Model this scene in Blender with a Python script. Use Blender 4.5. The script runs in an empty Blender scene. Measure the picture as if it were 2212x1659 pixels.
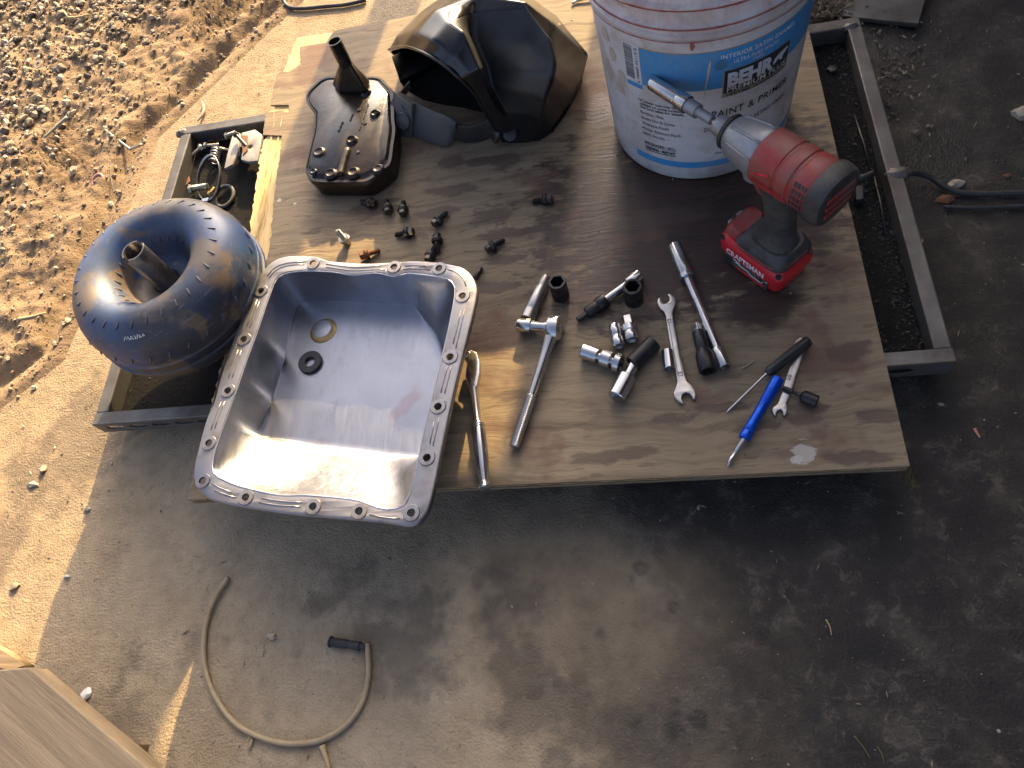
import bpy, bmesh, math, random
from mathutils import Vector, Matrix, noise as mn
random.seed(7)
rad = math.radians
S = bpy.context.scene
COL = S.collection

# ------------------------------------------------------------------ camera
R_ = ((0.9766731765, 0.0245801770, -0.2133197626),
      (-0.0736360826, -0.8948507512, -0.4402497705),
      (-0.2017107671, 0.4456881735, -0.8721667378))      # rows: camera right, down, forward in world
CAMP = Vector((0, 0, 0.87))
F_, CX, CY = 1570.0, 1106.0, 829.5
right, down, fwd = (Vector(r) for r in R_)
cam = bpy.data.cameras.new('camera')
cam.sensor_width = 36; cam.lens = F_ / 2212 * 36; cam.clip_start = .02; cam.clip_end = 500
camo = bpy.data.objects.new('camera', cam); COL.objects.link(camo)
M = Matrix((right, -down, -fwd)).transposed().to_4x4(); M.translation = CAMP
camo.matrix_world = M
S.camera = camo

def at(x, y, z=0.0):
    """measured photo point -> world point at height z"""
    d = right * (x - CX) + down * (y - CY) + fwd * F_
    t = (z - CAMP.z) / d.z
    return CAMP + d * t

# ------------------------------------------------------------------ sky, sun, exposure
SUN_AZ, SUN_EL = 9.8, 23.5
w = bpy.data.worlds.new('World'); S.world = w; w.use_nodes = True
nt = w.node_tree
sky = nt.nodes.new('ShaderNodeTexSky'); sky.sky_type = 'NISHITA'; sky.sun_disc = False
sky.sun_elevation = rad(SUN_EL); sky.sun_rotation = rad(SUN_AZ); sky.dust_density = 6.0; sky.air_density = .45; sky.ozone_density = .2
bgn = nt.nodes['Background']; bgn.inputs[1].default_value = .15
nt.links.new(sky.outputs[0], bgn.inputs[0])
sl = bpy.data.lights.new('sun', 'SUN'); sl.energy = 3.8; sl.angle = rad(.53); sl.color = (1.0, .70, .32)
so = bpy.data.objects.new('sun', sl); COL.objects.link(so)
sd = Vector((-math.sin(rad(SUN_AZ)) * math.cos(rad(SUN_EL)), -math.cos(rad(SUN_AZ)) * math.cos(rad(SUN_EL)), -math.sin(rad(SUN_EL))))
so.rotation_euler = sd.to_track_quat('-Z', 'Y').to_euler()
so.location = (0, 0, 5)
S.view_settings.view_transform = 'Standard'; S.view_settings.look = 'None'
S.view_settings.gamma = 1; S.view_settings.use_curve_mapping = False
S.view_settings.exposure = 1.72
S.cycles.max_bounces = 5; S.cycles.diffuse_bounces = 3; S.cycles.glossy_bounces = 3; S.cycles.transmission_bounces = 2
S.cycles.caustics_reflective = False; S.cycles.caustics_refractive = False

GZ = -.08      # concrete level; the plywood top is z = 0

# ------------------------------------------------------------------ materials
class NT:
    def __init__(self, name):
        self.m = bpy.data.materials.new(name); self.m.use_nodes = True
        self.t = self.m.node_tree; self.b = self.t.nodes['Principled BSDF']
    def n(self, typ, **kw):
        x = self.t.nodes.new(typ)
        for k, v in kw.items():
            if k.startswith('i_'):
                key = k[2:]; key = int(key) if key.isdigit() else key.replace('_', ' ')
                if isinstance(v, bpy.types.NodeSocket): self.t.links.new(v, x.inputs[key])
                else: x.inputs[key].default_value = v
            else: setattr(x, k, v)
        return x
    def link(self, a, b): self.t.links.new(a, b)
    def co(self, scale=(1, 1, 1), rot=(0, 0, 0), kind='Object', loc=(0, 0, 0)):
        c = self.n('ShaderNodeTexCoord')
        return self.n('ShaderNodeMapping', i_0=c.outputs[kind], i_1=loc, i_2=rot, i_3=scale).outputs[0]
    def noise(self, vec, scale, detail=6, rough=.6, dist=0):
        return self.n('ShaderNodeTexNoise', i_Vector=vec, i_Scale=scale, i_Detail=min(detail, 5), i_Roughness=rough, i_Distortion=dist).outputs[0]
    def ramp(self, fac, *stops):
        r = self.n('ShaderNodeValToRGB'); self.link(fac, r.inputs[0])
        e = r.color_ramp.elements
        while len(e) < len(stops): e.new(.5)
        for el, (p, c) in zip(e, stops):
            el.position = p; el.color = (*c, 1) if not isinstance(c, (int, float)) else (c, c, c, 1)
        return r.outputs[0]
    def mix(self, fac, a, b, mode='MIX'):
        x = self.n('ShaderNodeMix', data_type='RGBA', blend_type=mode)
        for s, v in ((x.inputs[0], fac), (x.inputs[6], a), (x.inputs[7], b)):
            if isinstance(v, bpy.types.NodeSocket): self.link(v, s)
            else: s.default_value = v if isinstance(v, (int, float)) and s == x.inputs[0] else ((*v, 1) if len(v) == 3 else v)
        return x.outputs[2]
    def math(self, op, a, b=0, clamp=False):
        x = self.n('ShaderNodeMath', operation=op, use_clamp=clamp)
        for s, v in ((x.inputs[0], a), (x.inputs[1], b)):
            if isinstance(v, bpy.types.NodeSocket): self.link(v, s)
            else: s.default_value = v
        return x.outputs[0]
    def set(self, name, v):
        s = self.b.inputs[name]
        if isinstance(v, bpy.types.NodeSocket): self.link(v, s)
        else: s.default_value = (*v, 1) if isinstance(v, tuple) and len(v) == 3 else v
    def bump(self, h, strength, dist):
        x = self.n('ShaderNodeBump', i_Height=h, i_Strength=strength, i_Distance=dist)
        self.link(x.outputs[0], self.b.inputs['Normal'])

def worn(name, base, rough=.5, metal=0, dirt=(.05, .04, .03), amount=.4, scale=25, bump=.1, rvar=.15, spec=.5, edge=.5):
    """a base colour with dirt patches, roughness variation and fine relief"""
    N = NT(name); v = N.co()
    n1 = N.noise(v, scale, 8, .65); n2 = N.noise(v, scale * 6, 4, .6)
    f = N.ramp(n1, (edge - .08, 0), (edge + .22, 1))
    f = N.math('MULTIPLY', f, amount)
    c = N.mix(f, base, dirt)
    c = N.mix(N.math('MULTIPLY', N.ramp(n2, (.35, 0), (.75, 1)), .25), c, tuple(x * .6 for x in base))
    N.set('Base Color', c)
    N.set('Metallic', N.math('SUBTRACT', metal, N.math('MULTIPLY', f, metal * .7)) if metal else 0.0)
    N.set('Roughness', N.math('ADD', rough - rvar / 2, N.math('MULTIPLY', n2, rvar), True))
    N.set('Specular IOR Level', spec)
    if bump: N.bump(n2, bump, .0015)
    return N.m

def flat(name, col, rough=.5, metal=0, spec=.5):
    N = NT(name); N.set('Base Color', col); N.set('Roughness', rough); N.set('Metallic', metal); N.set('Specular IOR Level', spec)
    return N.m

MT = {}
MT['chrome'] = worn('chrome', (.6, .59, .57), .2, 1, (.2, .16, .12), .25, 35, 0, .15)
MT['chrome_dull'] = worn('chrome_dull', (.5, .48, .46), .33, 1, (.16, .13, .1), .35, 35, 0, .18)
MT['steel_rail'] = worn('steel_rail', (.17, .165, .155), .5, .6, (.05, .037, .027), .85, 14, .2, .25, edge=.44)
MT['tray_black'] = worn('tray_black', (.012, .0115, .011), .75, 0, (.025, .021, .017), .5, 30, .7, .25, .08)
MT['impact_black'] = worn('impact_black', (.022, .022, .023), .38, .35, (.1, .08, .06), .3, 50, .08, .2)
MT['bolt'] = worn('bolt', (.07, .065, .06), .35, .7, (.03, .02, .015), .6, 90, .1, .2)
MT['bolt_bright'] = worn('bolt_bright', (.45, .42, .34), .35, .9, (.1, .08, .05), .4, 90, .1, .2)
MT['black_plastic'] = worn('black_plastic', (.022, .022, .023), .42, 0, (.11, .09, .065), .45, 25, .05, .2)
MT['helmet'] = worn('helmet', (.010, .010, .0105), .17, 0, (.07, .062, .05), .14, 16, 0, .16, edge=.52)
MT['helmet_panel'] = worn('helmet_panel', (.02, .02, .021), .45, 0, (.09, .08, .06), .45, 14, .05, .2)
MT['band_grey'] = worn('band_grey', (.085, .085, .08), .6, 0, (.16, .13, .09), .5, 20, .05, .2)
MT['red_plastic'] = worn('red_plastic', (.34, .03, .024), .5, 0, (.2, .115, .095), .85, 24, .05, .2, edge=.42)
MT['red_clean'] = worn('red_clean', (.62, .018, .025), .38, 0, (.25, .05, .04), .35, 30, .03, .2)
MT['drill_black'] = worn('drill_black', (.03, .029, .028), .58, 0, (.13, .115, .095), .7, 26, .08, .2, edge=.43)
MT['drill_grey'] = worn('drill_grey', (.34, .35, .36), .42, .55, (.2, .17, .14), .5, 25, .06, .2)
MT['blue_anod'] = worn('blue_anod', (.006, .09, .62), .3, .6, (.01, .03, .2), .3, 60, .02, .15)
MT['white_print'] = flat('white_print', (.8, .8, .78), .5)
MT['black_print'] = flat('black_print', (.02, .022, .03), .5)
MT['rubber'] = worn('rubber', (.03, .03, .031), .6, 0, (.1, .08, .06), .5, 40, .1, .2)
MT['magnet'] = worn('magnet', (.045, .047, .055), .5, .3, (.02, .02, .02), .4, 60, .05, .2)
MT['hose'] = worn('hose', (.42, .33, .19), .55, 0, (.2, .13, .08), .5, 30, .1, .2)
MT['cord'] = worn('cord', (.035, .034, .03), .55, 0, (.1, .08, .05), .6, 25, .2, .2)
MT['brass'] = worn('brass', (.45, .33, .14), .4, .8, (.1, .07, .04), .5, 60, .05, .2)
MT['clear_grey'] = worn('clear_grey', (.36, .34, .3), .35, 0, (.15, .08, .06), .5, 40, .05, .2)
MT['straw'] = worn('straw', (.5, .38, .2), .7, 0, (.25, .16, .08), .5, 40, .1, .2)
MT['weed'] = worn('weed', (.14, .115, .05), .8, 0, (.06, .045, .02), .5, 60, .1, .2)
MT['smudge'] = worn('smudge', (.09, .2, .27), .5, 0, (.06, .3, .55), .7, 60, .02, .1, edge=.45)
MT['rust'] = worn('rust', (.22, .1, .05), .8, 0, (.08, .05, .03), .5, 60, .3, .2)
MT['pink'] = worn('pink', (.62, .27, .2), .6, 0, (.5, .4, .3), .5, 60, .1, .2)
MT['stone_pale'] = worn('stone_pale', (.42, .36, .27), .8, 0, (.3, .22, .13), .5, 60, .3, .2)
MT['glass_shard'] = worn('glass_shard', (.3, .34, .28), .2, 0, (.35, .28, .18), .5, 60, .05, .2)

def m_filter():
    N = NT('oily_black_metal'); v = N.co()
    n1 = N.noise(v, 18, 6, .6); n2 = N.noise(v, 120, 4)
    N.set('Base Color', N.mix(N.ramp(n1, (.42, 0), (.62, 1)), (.010, .0095, .009), (.032, .02, .013)))
    N.set('Roughness', N.ramp(n1, (.3, .14), (.7, .5))); N.set('Specular IOR Level', .4)
    N.bump(N.math('ADD', n1, N.math('MULTIPLY', n2, .15)), .25, .003); return N.m
MT['filter'] = m_filter()

def m_pan():
    N = NT('bare_pressed_steel'); v = N.co()
    n1 = N.noise(v, 9, 6, .6); n2 = N.noise(N.co((1, .12, 1)), 160, 4, .7); n3 = N.noise(v, 45, 5)
    c = N.mix(N.ramp(n1, (.4, 0), (.7, 1)), (.46, .47, .5), (.37, .375, .41))
    c = N.mix(N.math('MULTIPLY', N.ramp(n3, (.56, 0), (.72, 1)), .22), c, (.16, .13, .12))
    n5 = N.noise(v, 11, 3, .5, .5)
    c = N.mix(N.math('MULTIPLY', N.ramp(n5, (.64, 0), (.72, 1)), .3), c, (.3, .14, .12))
    N.set('Base Color', c); N.set('Metallic', 1.0)
    N.set('Roughness', N.math('ADD', .22, N.math('MULTIPLY', n2, .28)))
    N.bump(N.math('ADD', n2, n1), .12, .0012); return N.m
MT['pan'] = m_pan()

def m_flange():
    N = NT('flange_steel_gasket_residue'); v = N.co()
    n1 = N.noise(v, 22, 6, .6); n3 = N.noise(v, 140, 5)
    c = N.mix(N.math('MULTIPLY', N.ramp(n1, (.5, 0), (.68, 1)), .5), (.31, .30, .30), (.10, .07, .055))
    N.set('Base Color', c); N.set('Metallic', .8); N.set('Roughness', .4); N.bump(n3, .15, .001); return N.m
MT['flange'] = m_flange()

def m_converter():
    N = NT('blue_painted_steel'); v = N.co()
    n1 = N.noise(v, 13, 8, .62, .4); n2 = N.noise(v, 90, 5, .7); n3 = N.noise(N.co((1, 1, .4)), 6, 5, .6)
    f = N.ramp(n1, (.50, 0), (.57, 1))
    c = N.mix(N.ramp(n3, (.36, 0), (.6, 1)), (.024, .08, .21), (.028, .030, .038))
    c = N.mix(N.math('MULTIPLY', f, .85), c, (.17, .12, .075))
    c = N.mix(N.math('MULTIPLY', N.ramp(n2, (.56, 0), (.64, 1)), .45), c, (.13, .09, .06))
    scr = N.ramp(N.noise(N.co((1, 1, 14), (.4, .2, 0)), 22, 5, .7), (.63, 0), (.66, 1))
    c = N.mix(N.math('MULTIPLY', scr, .5), c, (.25, .24, .24))
    nz_ = N.n('ShaderNodeSeparateXYZ', i_0=N.n('ShaderNodeNewGeometry').outputs['Normal']).outputs[2]
    c = N.mix(N.math('MULTIPLY', N.n('ShaderNodeMapRange', i_0=nz_, i_1=.3, i_2=1.0).outputs[0], N.ramp(n1, (.3, .06), (.6, .36))), c, (.19, .17, .14))
    N.set('Base Color', c); N.set('Metallic', N.math('MULTIPLY', f, .3))
    N.set('Roughness', N.math('ADD', .36, N.math('MULTIPLY', n1, .25)))
    N.bump(n2, .08, .001); return N.m
MT['converter'] = m_converter()
MT['converter_bare'] = worn('converter_bare', (.22, .2, .18), .3, .9, (.07, .05, .035), .7, 30, .06, .2)

def m_ply(name, dark=1.0, along_y=False, fresh=False):
    N = NT(name)
    c0 = N.n('ShaderNodeNewGeometry').outputs['Position']
    st = (26, 1.4, 26) if along_y else (1.4, 26, 26)
    v = N.n('ShaderNodeMapping', i_0=c0, i_3=st).outputs[0]
    wob = N.noise(c0, 4, 3)
    vv = N.n('ShaderNodeVectorMath', operation='ADD', i_0=v, i_1=N.n('ShaderNodeCombineXYZ', i_1=N.math('MULTIPLY', wob, 2.2)).outputs[0]).outputs[0]
    g1 = N.noise(vv, 2.2, 8, .62); g2 = N.noise(vv, 9, 6, .7)
    if fresh:
        c = N.ramp(g1, (.3, (.62, .42, .17)), (.5, (.74, .54, .26)), (.72, (.5, .32, .12)))
        N.set('Base Color', c); N.set('Roughness', .75); N.bump(g2, .8, .004); return N.m
    base = N.ramp(g1, (.3, (.115, .083, .047)), (.43, (.21, .157, .092)), (.56, (.285, .216, .13)), (.74, (.17, .123, .07)))
    base = N.mix(N.math('MULTIPLY', N.ramp(g2, (.55, 0), (.68, 1)), .6), base, (.1, .06, .035))
    big = N.noise(c0, 2.3, 5, .55)
    base = N.mix(N.math('MULTIPLY', N.ramp(big, (.42, 0), (.62, 1)), .45), base, (.2, .14, .085))
    # short dark weather flecks along the grain
    fl = N.noise(N.n('ShaderNodeMapping', i_0=c0, i_3=(16, 62, 1)).outputs[0], 1.6, 3, .5)
    base = N.mix(N.math('MULTIPLY', N.ramp(fl, (.62, 0), (.68, 1)), .45), base, (.075, .045, .03))
    # soaked patches: streaks elongated along the grain
    so_ = N.noise(N.n('ShaderNodeMapping', i_0=c0, i_3=(5, 13, 1)).outputs[0], 1.35, 4, .55, .3)
    jn = N.math('SUBTRACT', N.noise(N.n('ShaderNodeMapping', i_0=c0, i_3=(9, 22, 1)).outputs[0], 2.6, 6, .66), .5)
    def blob(x, y, rx, ry, soft=.55, jag=.5):
        p = N.n('ShaderNodeMapping', i_0=c0, i_1=(-x / rx, -y / ry, 0), i_3=(1 / rx, 1 / ry, 0)).outputs[0]
        d = N.n('ShaderNodeVectorMath', operation='LENGTH', i_0=p).outputs['Value']
        d = N.math('ADD', d, N.math('MULTIPLY', jn, jag * 3))
        r = N.n('ShaderNodeMapRange', interpolation_type='SMOOTHSTEP', i_0=d, i_1=1.0, i_2=1.0 - soft, i_3=0.0, i_4=1.0)
        return r.outputs[0]
    # transmission fluid soaked into the wood around the bucket and the drill
    wet = N.math('MAXIMUM', blob(.06, .73, .29, .2, .4, .6), blob(.03, .60, .22, .09, .5, 1.0))
    wet2 = blob(.135, .535, .075, .05, .5, .5)
    wet3 = blob(-.055, .93, .06, .05, .5, .5)
    wet = N.math('MAXIMUM', wet, N.math('MAXIMUM', wet2, wet3))
    sk = N.math('MULTIPLY', N.ramp(so_, (.57, 0), (.66, 1)), .38)
    base = N.mix(sk, base, (.095, .06, .045))
    base = N.mix(N.math('MULTIPLY', wet, .94), base, N.mix(N.ramp(g2, (.4, 0), (.65, 1)), (.014, .008, .007), (.06, .021, .014)))
    red = N.math('MULTIPLY', N.ramp(N.noise(c0, 7, 4), (.54, 0), (.62, 1)), .6)
    base = N.mix(red, base, (.13, .06, .04))
    # oil splotches between the loose bolts
    sp = None
    for (x, y, rx, ry) in SPOTS:
        b_ = blob(x, y, rx, ry, .4, .75)
        sp = b_ if sp is None else N.math('MAXIMUM', sp, b_)
    base = N.mix(N.math('MULTIPLY', sp, .72), base, (.075, .046, .032))
    # flake of white paint near the front corner
    for (x, y, rx, ry) in PAINTS:
        base = N.mix(N.math('MULTIPLY', blob(x, y, rx, ry, .25, 1.1), .75), base, (.5, .46, .39))
    N.set('Base Color', base)
    gloss = N.math('MAXIMUM', wet, N.math('MULTIPLY', sp, .35))
    N.set('Roughness', N.math('SUBTRACT', .75, N.math('MULTIPLY', gloss, .25)))
    N.bump(N.math('ADD', g2, N.math('MULTIPLY', g1, .6)), .42, .0022)
    return N.m

def spot(px, py, wx, wy):
    p = at(px, py); return (p.x, p.y, wx, wy)
SPOTS = [spot(975, 412, .045, .016), spot(1065, 465, .05, .016), spot(1090, 505, .058, .014), spot(1045, 348, .045, .013), spot(975, 350, .03, .016),
         spot(1090, 345, .05, .02), spot(900, 505, .035, .015), spot(940, 460, .05, .014), spot(810, 450, .05, .022), spot(1090, 560, .04, .01),
         spot(1060, 620, .055, .013), spot(1180, 545, .03, .012), spot(1560, 880, .05, .008), spot(1450, 905, .045, .01), spot(1725, 905, .028, .012),
         spot(1745, 880, .03, .014), spot(1830, 760, .035, .02), spot(1640, 920, .05, .009), spot(1110, 855, .035, .012), spot(680, 500, .02, .01),
         spot(1850, 985, .05, .012), spot(1900, 900, .03, .014), spot(1250, 560, .05, .018), spot(1420, 470, .1, .02), spot(1330, 985, .06, .012)]
PAINTS = [spot(1735, 981, .014, .018), spot(1720, 992, .009, .006), spot(603, 432, .006, .005), spot(637, 440, .004, .003)]
MT['ply'] = m_ply('weathered_plywood')
MT['ply_core'] = m_ply('fresh_plywood_core', along_y=True, fresh=True)

def m_concrete():
    N = NT('dusty_oil_stained_concrete'); c0 = N.n('ShaderNodeTexCoord').outputs['Object']
    n1 = N.noise(c0, 3.2, 8, .62); n2 = N.noise(c0, 14, 8, .65); n3 = N.noise(c0, 75, 6, .7); n4 = N.noise(c0, 300, 3, .6)
    x = N.n('ShaderNodeSeparateXYZ', i_0=c0)
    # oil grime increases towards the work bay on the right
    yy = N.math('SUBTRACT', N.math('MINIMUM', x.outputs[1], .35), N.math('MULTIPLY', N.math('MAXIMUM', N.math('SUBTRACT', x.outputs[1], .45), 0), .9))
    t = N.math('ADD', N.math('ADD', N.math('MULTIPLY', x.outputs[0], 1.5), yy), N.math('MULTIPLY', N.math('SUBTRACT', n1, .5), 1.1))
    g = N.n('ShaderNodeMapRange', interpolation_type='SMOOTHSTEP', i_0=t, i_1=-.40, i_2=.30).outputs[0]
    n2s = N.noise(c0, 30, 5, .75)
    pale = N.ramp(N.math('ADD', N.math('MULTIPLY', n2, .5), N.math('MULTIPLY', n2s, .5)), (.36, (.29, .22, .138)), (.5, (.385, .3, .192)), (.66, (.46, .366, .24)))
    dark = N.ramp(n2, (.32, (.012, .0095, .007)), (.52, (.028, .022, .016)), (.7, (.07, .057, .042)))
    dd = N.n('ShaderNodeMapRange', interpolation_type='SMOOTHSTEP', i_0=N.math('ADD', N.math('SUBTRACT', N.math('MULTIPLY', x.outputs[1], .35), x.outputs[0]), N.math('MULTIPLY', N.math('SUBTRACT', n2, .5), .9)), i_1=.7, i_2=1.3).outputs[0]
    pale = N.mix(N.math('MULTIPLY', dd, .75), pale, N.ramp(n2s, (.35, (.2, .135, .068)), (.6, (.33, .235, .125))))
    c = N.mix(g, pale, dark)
    st = N.math('MULTIPLY', N.ramp(n1, (.56, 0), (.60, 1)), .45)
    c = N.mix(st, c, (.06, .048, .038))
    # drips of oil: round spots
    vo = N.n('ShaderNodeTexVoronoi', i_Vector=N.n('ShaderNodeVectorMath', operation='ADD', i_0=c0, i_1=N.n('ShaderNodeVectorMath', operation='SCALE', i_0=N.n('ShaderNodeTexNoise', i_Vector=c0, i_Scale=40.0).outputs['Color'], i_Scale=.02).outputs[0]).outputs[0], i_Scale=26.0)
    sp = N.ramp(vo.outputs['Distance'], (.2, 1), (.34, 0))
    sp = N.math('MULTIPLY', sp, N.ramp(n2, (.47, 0), (.56, .75)))
    c = N.mix(N.math('MULTIPLY', sp, N.math('ADD', .12, N.math('MULTIPLY', g, .75))), c, (.012, .011, .01))
    # dusty rubbed scuffs, pores and sweep marks
    sc1 = N.ramp(N.noise(c0, 55, 5, .75, .6), (.55, 0), (.60, 1)); sw = N.ramp(N.noise(N.n('ShaderNodeMapping', i_0=c0, i_2=(0, 0, .5), i_3=(6, 60, 1)).outputs[0], 2.2, 5, .7), (.56, 0), (.63, 1))
    c = N.mix(N.math('MULTIPLY', N.math('MULTIPLY', sc1, N.ramp(n2, (.42, 0), (.56, 1))), .34), c, (.17, .142, .108))
    c = N.mix(N.math('MULTIPLY', N.math('MULTIPLY', sw, N.ramp(n1, (.45, 0), (.6, 1))), .25), c, (.16, .135, .105))
    c = N.mix(N.math('MULTIPLY', N.ramp(N.noise(c0, 120, 4, .7), (.62, 0), (.66, 1)), .3), c, (.03, .024, .018))
    c = N.mix(N.math('MULTIPLY', N.ramp(n4, (.66, 0), (.70, 1)), .35), c, (.3, .25, .18))
    # the puddle of fluid beyond the right rail
    pn_ = N.math('MULTIPLY', N.math('SUBTRACT', N.noise(c0, 18, 5, .6), .5), 1.5)
    def pud(x_, y_, rx, ry):
        p = N.n('ShaderNodeMapping', i_0=c0, i_1=(-x_ / rx, -y_ / ry, 0), i_3=(1 / rx, 1 / ry, 0)).outputs[0]
        d = N.n('ShaderNodeVectorMath', operation='LENGTH', i_0=p).outputs['Value']
        d = N.math('ADD', d, pn_)
        return N.n('ShaderNodeMapRange', interpolation_type='SMOOTHSTEP', i_0=d, i_1=1.0, i_2=.7, i_3=0.0, i_4=1.0).outputs[0]
    a = at(2020, 330, GZ); b = at(1990, 440, GZ); d_ = at(1960, 90, GZ)
    wet = N.math('MAXIMUM', pud(a.x, a.y, .075, .06), N.math('MAXIMUM', pud(b.x, b.y, .05, .05), pud(d_.x, d_.y, .1, .05)))
    c = N.mix(N.math('MULTIPLY', wet, .9), c, (.008, .006, .005))
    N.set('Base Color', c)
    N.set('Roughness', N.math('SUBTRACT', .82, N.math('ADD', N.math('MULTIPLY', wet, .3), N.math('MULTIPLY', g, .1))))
    N.bump(N.math('ADD', N.math('ADD', n2, N.math('MULTIPLY', n3, .7)), N.math('MULTIPLY', n4, .45)), .7, .006)
    return N.m
MT['concrete'] = m_concrete()

def m_dirt():
    N = NT('brown_dirt'); c0 = N.n('ShaderNodeTexCoord').outputs['Object']
    n1 = N.noise(c0, 5, 8, .65); n2 = N.noise(c0, 40, 8, .7); n3 = N.noise(c0, 220, 4, .7)
    c = N.ramp(n1, (.32, (.15, .095, .05)), (.5, (.25, .168, .09)), (.7, (.34, .245, .14)))
    c = N.mix(N.math('MULTIPLY', N.ramp(n2, (.45, 0), (.66, 1)), .5), c, (.12, .075, .04))
    N.set('Base Color', c); N.set('Roughness', .9)
    N.bump(N.math('ADD', n2, N.math('MULTIPLY', n3, .5)), .8, .006); return N.m
MT['dirt'] = m_dirt()

def m_gravel(name='gravel_stones', dark=(.07, .065, .06), pale=(.46, .4, .31), black=False):
    N = NT(name)
    r = N.n('ShaderNodeNewGeometry').outputs['Random Per Island']
    c = N.ramp(r, (0, dark), (1, pale)) if black else N.ramp(r, (0, dark), (.35, (.2, .17, .13)), (.7, (.33, .27, .19)), (1, pale))
    n = N.noise(N.co(), 160, 4)
    if not black: c = N.mix(N.math('MULTIPLY', n, .4), c, (.25, .17, .09))
    N.set('Base Color', c); N.set('Roughness', .8); N.bump(n, .4, .002); return N.m
MT['gravel'] = m_gravel()
MT['clod'] = m_gravel('dirt_clods', (.1, .065, .035), (.36, .27, .17))
MT['chips'] = m_gravel('wood_chips', (.16, .11, .06), (.6, .48, .3))
MT['grit'] = m_gravel('black_grit', (.008, .008, .008), (.05, .046, .042), True)

def m_wood(name, a, b, rot=0):
    N = NT(name); v = N.co((1.2, 22, 22), (0, 0, rot))
    g = N.noise(v, 2.5, 8, .65); h = N.noise(v, 12, 5, .7)
    N.set('Base Color', N.mix(N.math('MULTIPLY', h, .35), N.ramp(g, (.32, a), (.62, b)), tuple(x * .5 for x in a)))
    N.set('Roughness', .75); N.bump(N.math('ADD', g, h), .35, .003); return N.m
MT['plank'] = m_wood('weathered_plank', (.2, .145, .085), (.38, .28, .165))

def m_bucket():
    N = NT('scuffed_white_plastic'); v = N.co()
    n1 = N.noise(v, 16, 7, .6, .2); n2 = N.noise(v, 70, 5, .65); n3 = N.noise(N.co((1, 1, .25)), 26, 4)
    c = N.mix(N.math('MULTIPLY', N.ramp(n1, (.5, 0), (.62, 1)), .5), (.68, .65, .61), (.47, .37, .29))
    c = N.mix(N.math('MULTIPLY', N.ramp(n2, (.58, 0), (.70, 1)), .4), c, (.38, .28, .22))
    z = N.n('ShaderNodeSeparateXYZ', i_0=N.n('ShaderNodeTexCoord').outputs['Object']).outputs[2]
    # reddish fluid smeared over the collar
    f = N.n('ShaderNodeMapRange', i_0=z, i_1=.25, i_2=.275).outputs[0]
    c = N.mix(N.math('MULTIPLY', f, N.ramp(n3, (.42, .05), (.62, .55))), c, (.42, .2, .17))
    # scuffed foot
    f2 = N.n('ShaderNodeMapRange', i_0=z, i_1=.035, i_2=.0).outputs[0]
    c = N.mix(N.math('MULTIPLY', f2, N.ramp(n1, (.4, 0), (.55, .6))), c, (.33, .27, .2))
    N.set('Base Color', c); N.set('Roughness', .42); N.bump(n2, .05, .001); return N.m
MT['bucket'] = m_bucket()
MT['label_blue'] = worn('label_blue', (.06, .32, .62), .42, 0, (.36, .36, .36), .45, 26, .02, .1, edge=.5)
MT['label_dark'] = worn('label_dark', (.022, .026, .036), .42, 0, (.25, .2, .15), .3, 30, .02, .1)
MT['label_gold'] = worn('label_gold', (.36, .33, .22), .45, 0, (.2, .17, .12), .4, 40, .02, .1)
MT['label_white'] = worn('label_white', (.76, .75, .73), .42, 0, (.5, .42, .33), .4, 35, .02, .1)
MT['paint_smear'] = worn('paint_smear', (.62, .52, .4), .4, 0, (.4, .3, .2), .4, 40, .05, .1)
MT['red_residue'] = worn('red_residue', (.34, .085, .07), .4, 0, (.5, .3, .25), .4, 40, .05, .1)
MT['corrugated'] = worn('corrugated', (.3, .28, .25), .5, .6, (.15, .1, .07), .6, 4, .1, .2)

# ------------------------------------------------------------------ builders
def tag(o, label=None, cat=None, group=None, kind=None):
    if label: o['label'] = label
    if cat: o['category'] = cat
    if group: o['group'] = group
    if kind: o['kind'] = kind
    return o

def empty(name, loc=(0, 0, 0), label=None, cat=None, group=None, mat=None):
    o = bpy.data.objects.new(name, None); COL.objects.link(o); o.empty_display_size = .02
    if mat is not None: o.matrix_world = mat
    else: o.location = loc
    return tag(o, label, cat, group)

def link(name, me, mat, parent=None, mw=None, smooth=None, bevel=0, bseg=2):
    o = bpy.data.objects.new(name, me); COL.objects.link(o)
    if mat:
        if len(me.materials) == 0: me.materials.append(MT[mat])
    if parent: o.parent = parent
    if mw is not None: o.matrix_local = mw if not parent else mw
    if smooth is not None:
        for p in me.polygons: p.use_smooth = True
        if smooth < 180:
            try:
                me.set_sharp_from_angle(angle=rad(smooth))
            except Exception: pass
    if bevel:
        b = o.modifiers.new('bevel', 'BEVEL'); b.width = bevel; b.segments = bseg; b.limit_method = 'ANGLE'; b.angle_limit = rad(35)
    return o

def mesh(name, verts, faces):
    me = bpy.data.meshes.new(name); me.from_pydata([tuple(v) for v in verts], [], faces); me.update()
    bm = bmesh.new(); bm.from_mesh(me); bmesh.ops.recalc_face_normals(bm, faces=bm.faces); bm.to_mesh(me); bm.free()
    return me

def ring_r(shape, a, r):
    if shape == 'hex':
        k = math.pi / 3; d = (a % k) - k / 2; return r / math.cos(d) * .93
    if shape == 'sq':
        k = math.pi / 2; d = (a % k) - k / 2; return min(r / math.cos(d) * .8, r * 1.05)
    return r

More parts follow.
